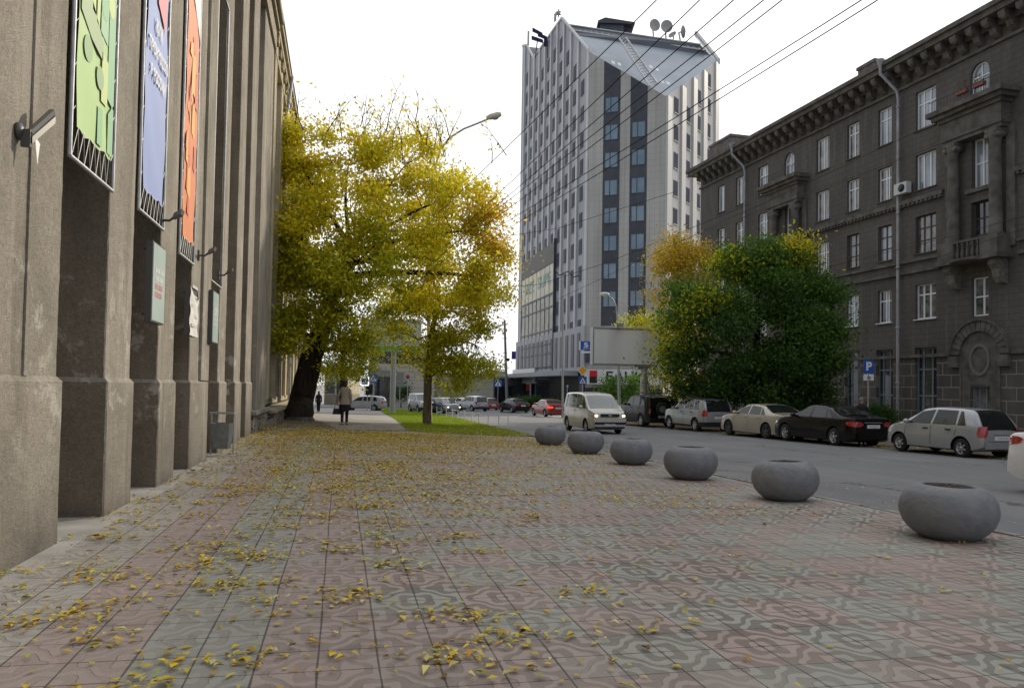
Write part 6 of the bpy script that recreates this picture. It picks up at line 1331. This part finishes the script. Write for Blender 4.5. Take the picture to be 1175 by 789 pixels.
VAN = dict(key='v', cat='van', L=4.60, W=1.69, wr=.32, ax=(-1.42,1.40), belt=1.10, zb=.20, top=[(-2.30,.9),(-2.28,1.30),(-2.20,1.68),(-2.05,1.80),(-1.6,1.84),(0,1.85),(.62,1.80),(.85,1.72),(1.62,1.16),(1.72,1.10),(2.08,1.02),(2.20,.92),(2.27,.75),(2.30,.50)],
  win=[(-2.08,-1.20,-1.20,-1.98),(-1.14,-.22,-.22,-1.14),(-.14,.72,.52,-.14),(.78,1.40,.90,.60)], ws=(.84,1.66), rw=(-2.28,-2.14), gaps=[(-.18,.30,1.10,-.18),(.86,.32,1.1,.80),(-1.17,.30,1.10,-1.17)], handles=(-.34,.0), mir=1.02, tum=.20, sm=.09, rearround=.4,
  tail=(.12,.58,.80,1.25), head=(.34,.48,.74,.93,.80,.98), flats=[(1,-.44,.44,.78,.92,.03,'black','grille'),(1,-.74,.74,.56,.74,.055,'paint','bumper'),(1,-.70,.70,.46,.55,.045,'black','air_intake'),(1,-.72,.72,.36,.44,.062,'galv','bumper_trim'),(1,-.68,.68,.28,.35,.04,'black','lower_intake'),(1,-.07,.07,.82,.88,.05,'galv','emblem')], plz=(.8,.44), crown=.04)
SUV = dict(key='u', cat='car', L=4.35, W=1.80, wr=.37, ax=(-1.25,1.35), belt=1.18, zb=.32, top=[(-2.175,.95),(-2.16,1.22),(-2.06,1.66),(-1.90,1.78),(-1.2,1.82),(-.1,1.82),(.30,1.75),(.80,1.24),(.9,1.20),(1.8,1.12),(2.05,1.0),(2.14,.85),(2.175,.6)],
  win=[(-1.85,-1.08,-1.08,-1.80),(-1.0,-.22,-.24,-.98),(-.12,.66,.36,-.14)], ws=(.34,.84), rw=(-2.15,-1.98), gaps=[(-.17,.42,1.18,-.17),(.82,.45,1.1,.80),(-1.04,.5,1.18,-1.04)], handles=(-.9,.05), mir=.62, tum=.16, clad=.55,
  tail=(.08,.72,.80,1.05), head=(.24,.56,.75,.98), flats=[(1,-.5,.5,.72,.95,.03,'black','grille')], plz=(.62,.5))
K = lambda base, **kw: {**base, **kw}
def heading_from(front, rear): d = front-rear; return math.atan2(d.y, d.x)
def place(sp, fpx, rpx, dz=-.06):
    """wheel contact pixels of the near side -> centre and heading"""
    f_, r_ = G(*fpx, dz), G(*rpx, dz); hd = heading_from(f_, r_); u_ = Vector((math.cos(hd), math.sin(hd), 0)); mid = (f_+r_)/2; return mid, hd, (f_-r_).length
hd0 = math.atan2(rd.y, rd.x)
def by_rear(sp, px, py, lane=0, hd=None, ax_i=0, side=1, dz=-.06):
    """near side wheel contact pixel (rear by default) -> location of car centre"""
    hd = hd0 if hd is None else hd; w_ = G(px, py, dz); u_ = Vector((math.cos(hd), math.sin(hd), 0)); l_ = Vector((-u_.y, u_.x, 0)); c_ = w_ - u_*sp['ax'][ax_i] - l_*side*(sp['W']/2-.02); c_.z = gz(c_.x, c_.y)+dz+.002; return c_
print('wheelbases', [round(place(HATCH, a, b)[2], 2) for a, b in (((1037,518.3),(1102,524.5)), ((904,506.5),(956,511)), ((828,500),(878,503.3)), ((772,493),(797,494.8)))], 'dirs', [round(math.degrees(place(HATCH, a, b)[1]), 1) for a, b in (((1037,518.3),(1102,524.5)), ((904,506.5),(956,511)), ((828,500),(878,503.3)))], math.degrees(hd0))
PG = 'cars parked along the far side of the road'
car('parked_hatchback', 'dusty silver hatchback parked nearest on the right, seen from behind', by_rear(HATCH, 1102, 524.5), hd0, HATCH, M['silver'], PG)
car('parked_sedan', 'glossy black sedan parked between the silver hatchback and the beige sedan', by_rear(SEDAN, 956, 511), hd0, SEDAN, M['blackp'], PG)
car('parked_sedan', 'beige sedan parked behind the black sedan', by_rear(SEDAN, 878, 503.3), hd0, K(SEDAN, W=1.76, tail=(.22,.36,.74,.88), rimm=M['steel'], spokes=5), M['beige'], PG)
car('parked_crossover', 'dirty silver crossover with black bumpers parked beyond the beige sedan', by_rear(DUST, 797, 494.8), hd0, DUST, M['silver'], PG)
sv = by_rear(SUV, 735, 489.5); svc = car('parked_off_roader', 'black boxy off-roader with a spare wheel on its back door', sv, hd0, SUV, M['blackp'], PG)
mb = MB(LF); mb.lathe([(0,-.12),(.34,-.12),(.36,-.08),(.36,.05),(.30,.08),(0,.08)], (-2.29,.1,1.05), 26, axis='x'); spw = mb.build('spare_wheel', M['rubber'], svc, True); mb = MB(LF); mb.lathe([(0,-.125),(.18,-.125),(.2,-.122)], (-2.29,.1,1.05), 20, axis='x'); mb.build('hub_cap', M['alloy'], spw, True)
mb = MB(LF)
for sg in (-1, 1): mb.tube([(-1.9,sg*.62,1.84),(-1.8,sg*.62,1.93),(.1,sg*.62,1.93),(.2,sg*.62,1.84)], .025, 6)
for q in (-1.5,-.7,0): mb.tube([(q,-.62,1.93),(q,.62,1.93)], .02, 6)
mb.build('roof_rack', M['black'], svc, True)
for o_ in [o_ for o_ in bpy.data.objects if o_.name.startswith('parked_crossover')]:
    mb = MB(LF)
    for sg in (-1, 1): mb.tube([(-1.55,sg*.60,1.64),(-1.4,sg*.60,1.70),(.0,sg*.60,1.70),(.15,sg*.58,1.62)], .022, 6)
    mb.build('roof_rail', M['steel'], o_, True)
# moving cars
vf, vr = G(671.5, 497, -.06), G(650.5, 492.5, -.06); vh = math.atan2(vf.y-vr.y, vf.x-vr.x); print('van', (vf-vr).length, math.degrees(vh))
vh = hd0+PI+rad(-3); wv_ = G(671.5, 496.8, -.06); u_ = Vector((math.cos(vh), math.sin(vh), 0)); l_ = Vector((-u_.y, u_.x, 0)); c_ = wv_-u_*VAN['ax'][1]+l_*(VAN['W']/2-.02); c_.z = gz(c_.x, c_.y)-.058
c0_ = c_
car('minivan', 'pearl white minivan driving towards the camera with its headlights on', c_, vh, VAN, M['vanp'], lights=True)
c_ = G(1205, 562, -.06); WS = K(SEDAN, tail=(.40,.45,.80,.98,.86,.96)); hw_ = hd0+PI; u_ = Vector((math.cos(hw_), math.sin(hw_), 0)); l_ = Vector((-u_.y, u_.x, 0))
rcn = G(1153, 563, -.06); c_ = rcn + u_*(4.66/2) + l_*.80; c_.z = gz(c_.x, c_.y)-.058
car('white_sedan', 'white sedan cut by the right edge of the photo, only its tail showing', c_, hw_, WS, M['whitep'])
def farcar(name, label, px, py, hd, sp, pm_, dz=-.06, **kw): c_ = at(px, 450, kw.pop('depth')) if 'depth' in kw else G(px, py, dz); c_.z = gz(c_.x, c_.y)+dz+.002; return car(name, label, c_, hd, sp, pm_, **kw)
farcar('red_sedan', 'dark red sedan with lit brake lights driving away left of the minivan', 629.5, 477.5, hd0+rad(2), K(SEDAN, L=4.4), M['redp'], brake=True)
farcar('red_hatchback', 'red hatchback driving away towards the crossing', 558.5, 470, hd0+rad(10), K(HATCH, L=4.1, W=1.72), M['redp'])
farcar('estate_car', 'silver estate car crossing sideways beyond the walking woman', 417, 464.6, rad(175)-YAW, K(DUST, clad=None, L=4.5, top=[(a_[0]*1.05, a_[1]*.92) for a_ in DUST['top']], belt=.98), M['silver'], depth=76)
farcar('dark_blue_car', 'dark blue car facing the camera with lights on beside the brown tree trunk', 510.5, 468, hd0+PI+rad(14), K(HATCH, L=3.9), M['bluep'], lights=True, depth=70)
farcar('silver_off_roader', 'silver off-roader partly hidden behind the brown tree trunk', 485, 468, hd0+PI+rad(8), SUV, M['silver'], depth=72)
farcar('white_car', 'white car waiting between the dark blue car and the red hatchback', 527, 463.5, hd0+rad(40), K(SEDAN), M['whitep'], depth=92)
farcar('grey_suv', 'pale grey crossover right of the white car at the crossing', 543, 465.5, hd0+rad(15), DUST, M['silver'], depth=84)
farcar('dark_car', 'dark car behind the utility pole at the crossing', 590, 465, hd0+rad(8), SEDAN, M['blackp'], depth=80)
farcar('silver_car', 'small silver car glimpsed between the minivan and the black off-roader', 714, 474, hd0+PI, SEDAN, M['silver'])

# ================================================================== PEOPLE
def skin_body(name, J, E, m, parent, origin):
    """J: joint -> (pos, radius) ; E: edges"""
    me = bpy.data.meshes.new(name); keys = list(J); me.from_pydata([tuple(J[k][0]) for k in keys], [(keys.index(a), keys.index(b)) for a, b in E], []); me.update()
    o = bpy.data.objects.new(name, me); col.objects.link(o); sk = o.modifiers.new('s', 'SKIN'); sk.use_smooth_shade = True
    if not me.skin_vertices: me.attributes
    try:
        sv = me.skin_vertices[0].data
    except Exception:
        bm = bmesh.new(); bm.from_mesh(me); bm.verts.layers.skin.verify(); bm.to_mesh(me); bm.free(); sv = me.skin_vertices[0].data
    for i, k in enumerate(keys):
        r = J[k][1]; r = r if isinstance(r, tuple) else (r, r); sv[i].radius = r; sv[i].use_root = (k == 'pelvis')
    sb = o.modifiers.new('d', 'SUBSURF'); sb.levels = 2; sb.render_levels = 2
    dg = bpy.context.evaluated_depsgraph_get(); m2 = bpy.data.meshes.new_from_object(o.evaluated_get(dg)); bpy.data.objects.remove(o)
    m2.materials.clear(); m2.materials.append(m)
    for p_ in m2.polygons: p_.use_smooth = True
    o2 = bpy.data.objects.new(name, m2); col.objects.link(o2); o2.parent = parent; return o2
def person(label, loc, rz, pose, mats, H=1.68):
    """local: +Y is where the person faces; pose dict of joint offsets"""
    t = thing('person', label, 'person', loc, rz); s = H/1.70
    st = pose.get('stride', .2); J = {'pelvis': ((0,0,.93),(.13,.10)), 'waist': ((0,0,1.06),(.115,.085)), 'chest': ((0,.01,1.25),(.13,.095)), 'neckb': ((0,0,1.43),(.07,.06)), 'neck': ((0,.01,1.50),(.048,.048)), 'head1': ((0,.02,1.56),(.072,.085)), 'head2': ((0,.02,1.64),(.075,.09)), 'head3': ((0,.0,1.70),(.045,.05))}
    E = [('pelvis','waist'),('waist','chest'),('chest','neckb'),('neckb','neck'),('neck','head1'),('head1','head2'),('head2','head3')]
    for sg, nm in ((-1,'l'),(1,'r')):
        f = st*sg; J[nm+'hip'] = ((sg*.09,0,.88),(.085,.09)); J[nm+'knee'] = ((sg*.085,f*.55+.03,.50),.058); J[nm+'ank'] = ((sg*.08,f*.9-(.05 if f < 0 else 0),.10),.036); J[nm+'heel'] = ((sg*.08,f*.9-.03-(.05 if f < 0 else 0),.05),.035); J[nm+'toe'] = ((sg*.085,f*.9+.15-(.05 if f < 0 else 0),.028),.026)
        E += [('pelvis',nm+'hip'),(nm+'hip',nm+'knee'),(nm+'knee',nm+'ank'),(nm+'ank',nm+'heel'),(nm+'heel',nm+'toe')]
        a = pose.get(nm, (.10, -.02)); J[nm+'sh'] = ((sg*.165,0,1.38),.055); J[nm+'el'] = ((sg*(.20+a[0]*.3),a[1]*.6-.02,1.12),.042); J[nm+'wr'] = ((sg*(.20+a[0]*.5),a[1]*1.6+.03,.88),.027); J[nm+'palm'] = ((sg*(.20+a[0]*.5),a[1]*1.7+.045,.81),(.022,.038))
        E += [('neckb',nm+'sh'),(nm+'sh',nm+'el'),(nm+'el',nm+'wr'),(nm+'wr',nm+'palm')]
        px_, py_, pz_ = J[nm+'palm'][0]
        for k in range(4): J[f'{nm}f{k}'] = ((px_-sg*.004, py_-.028+.019*k, pz_-.05),.0095); J[f'{nm}g{k}'] = ((px_-sg*.018, py_-.028+.018*k, pz_-.085+.006*abs(k-1.5)),.008); E += [(nm+'palm',f'{nm}f{k}'),(f'{nm}f{k}',f'{nm}g{k}')]
        J[nm+'t1'] = ((px_-sg*.01, py_+.04, pz_+.01),.010); J[nm+'t2'] = ((px_-sg*.02, py_+.052, pz_-.03),.008); E += [(nm+'wr',nm+'t1'),(nm+'t1',nm+'t2')]
    J = {k: (tuple(c_*s for c_ in v[0]), tuple(c_*s for c_ in v[1]) if isinstance(v[1], tuple) else v[1]*s) for k, v in J.items()}
    skin_body('body', J, E, mats['skin'], t, loc)
    def garment(nm, prof, m, cx=0, ny=20):       # prof: (z, rx, ry, y offset)
        mb = MB(LF); mb.grid([[(s*(cx+rx*math.cos(2*PI*k/ny)), s*(yo+ry*math.sin(2*PI*k/ny)*(1+.05*math.sin(5*2*PI*k/ny))), s*z) for k in range(ny+1)] for z, rx, ry, yo in prof]); return mb.build(nm, m, t, True)
    def limb(nm, keys, rs, m): mb = MB(LF); mb.tube([J[k][0] for k in keys], [r_*s for r_ in rs], 10); return mb.build(nm, m, t, True)
    garment('coat' if 'coat' in mats else 'jacket', pose.get('top', [(.80,.215,.165,-.01),(.95,.195,.15,-.01),(1.08,.155,.125,0),(1.22,.175,.13,0),(1.34,.20,.13,0),(1.40,.20,.12,0),(1.445,.17,.10,0),(1.475,.10,.08,0),(1.51,.065,.07,0)]), mats.get('coat') or mats['jacket'])
    for nm in 'lr': limb('sleeve', [nm+'sh', nm+'el', nm+'wr'], [.072,.058,.042], mats.get('coat') or mats['jacket'])
    if 'skirt' in mats: garment('skirt', [(.52,.175,.13,.0),(.62,.18,.135,0),(.78,.185,.14,0),(.9,.17,.13,0)], mats['skirt'])
    for nm in 'lr': limb('boot' if 'skirt' in mats else 'trouser_leg', [nm+'hip', nm+'knee', nm+'ank'], [.100,.066,.05] if 'skirt' in mats else [.11,.08,.065], mats['legs']); limb('shoe', [nm+'heel', nm+'toe'], [.044,.036], mats['shoes'])
    mb = MB(LF); mb.ell((0, -.005*s, 1.635*s), (.098*s,.108*s,.112*s), 16, 10); mb.ell((0, -.045*s, 1.56*s), (.085*s,.07*s,.095*s), 14, 8); mb.build('hair', mats['hair'], t, True)
    mb = MB(LF); mb.ell((0,.108*s,1.60*s), (.013*s,.018*s,.022*s), 8, 6); mb.ell((.032*s,.096*s,1.625*s), (.012*s,.008*s,.008*s), 8, 6); mb.ell((-.032*s,.096*s,1.625*s), (.012*s,.008*s,.008*s), 8, 6); mb.ell((0,.098*s,1.565*s), (.024*s,.008*s,.007*s), 8, 6); mb.build('face', mats['skin'], t, True)
    return t, J, s
cl_ = lambda n_, c, r_=.85: mat(n_, c, r_, noise=.12, nscale=30)
wp = G(395, 487.3); rzw = -rad(5)+math.radians(2)
tw, Jw, sw = person('woman in a beige coat and dark skirt walking away with a handbag', wp, rzw, {'stride': .12, 'l': (.20,.03), 'r': (.05,.07)}, {'skin': M['skin'], 'coat': cl_('beige_coat', (.34,.29,.22)), 'skirt': cl_('dark_skirt', (.018,.018,.022)), 'legs': cl_('dark_boots', (.012,.012,.014), .5), 'shoes': M['black'], 'hair': cl_('auburn_hair', (.055,.018,.014), .6)}, 1.76)
hp = Vector(Jw['lpalm'][0]); t = thing('handbag', 'dark handbag held in the left hand of the walking woman', 'handbag', wp+Matrix.Rotation(rzw, 3, 'Z') @ Vector((hp.x, hp.y, hp.z-.42)), rzw)
mb = MB(LF); mb.prism([(-.17,-.06,0),(.17,-.06,0),(.13,-.035,.24),(-.13,-.035,.24)], (0,.12,0)); mb.build('bag', cl_('bag_leather', (.015,.013,.013), .45), t, True); mb = MB(LF); mb.tube([(-.10,0,.24),(-.07,0,.36),(0,0,.41),(.07,0,.36),(.10,0,.24)], .010, 6); mb.build('handle', M['black'], t, True)
fpz = at(365.5, 463.8, 66); fpz.z = gz(fpz.x, fpz.y); person('distant person in dark clothes on the path beyond the big trunk', fpz, rad(10), {'stride': .15}, {'skin': M['skin'], 'jacket': cl_('dark_jacket', (.015,.015,.018)), 'legs': cl_('dark_trousers', (.015,.015,.018)), 'shoes': M['black'], 'hair': M['black']}, 1.75)
pp_ = at(988.5, 470, 28.2); pp_.z = gz(pp_.x, pp_.y)-.045; hz = at(988.5, 457.2, 28.2).z-pp_.z
person('grey haired person in a dark jacket standing behind the black sedan', pp_, rad(150), {'stride': .03}, {'skin': M['skin'], 'jacket': cl_('black_jacket', (.02,.02,.022)), 'legs': cl_('black_trousers', (.02,.02,.022)), 'shoes': M['black'], 'hair': cl_('grey_hair', (.16,.145,.13), .7)}, min(1.85, hz))
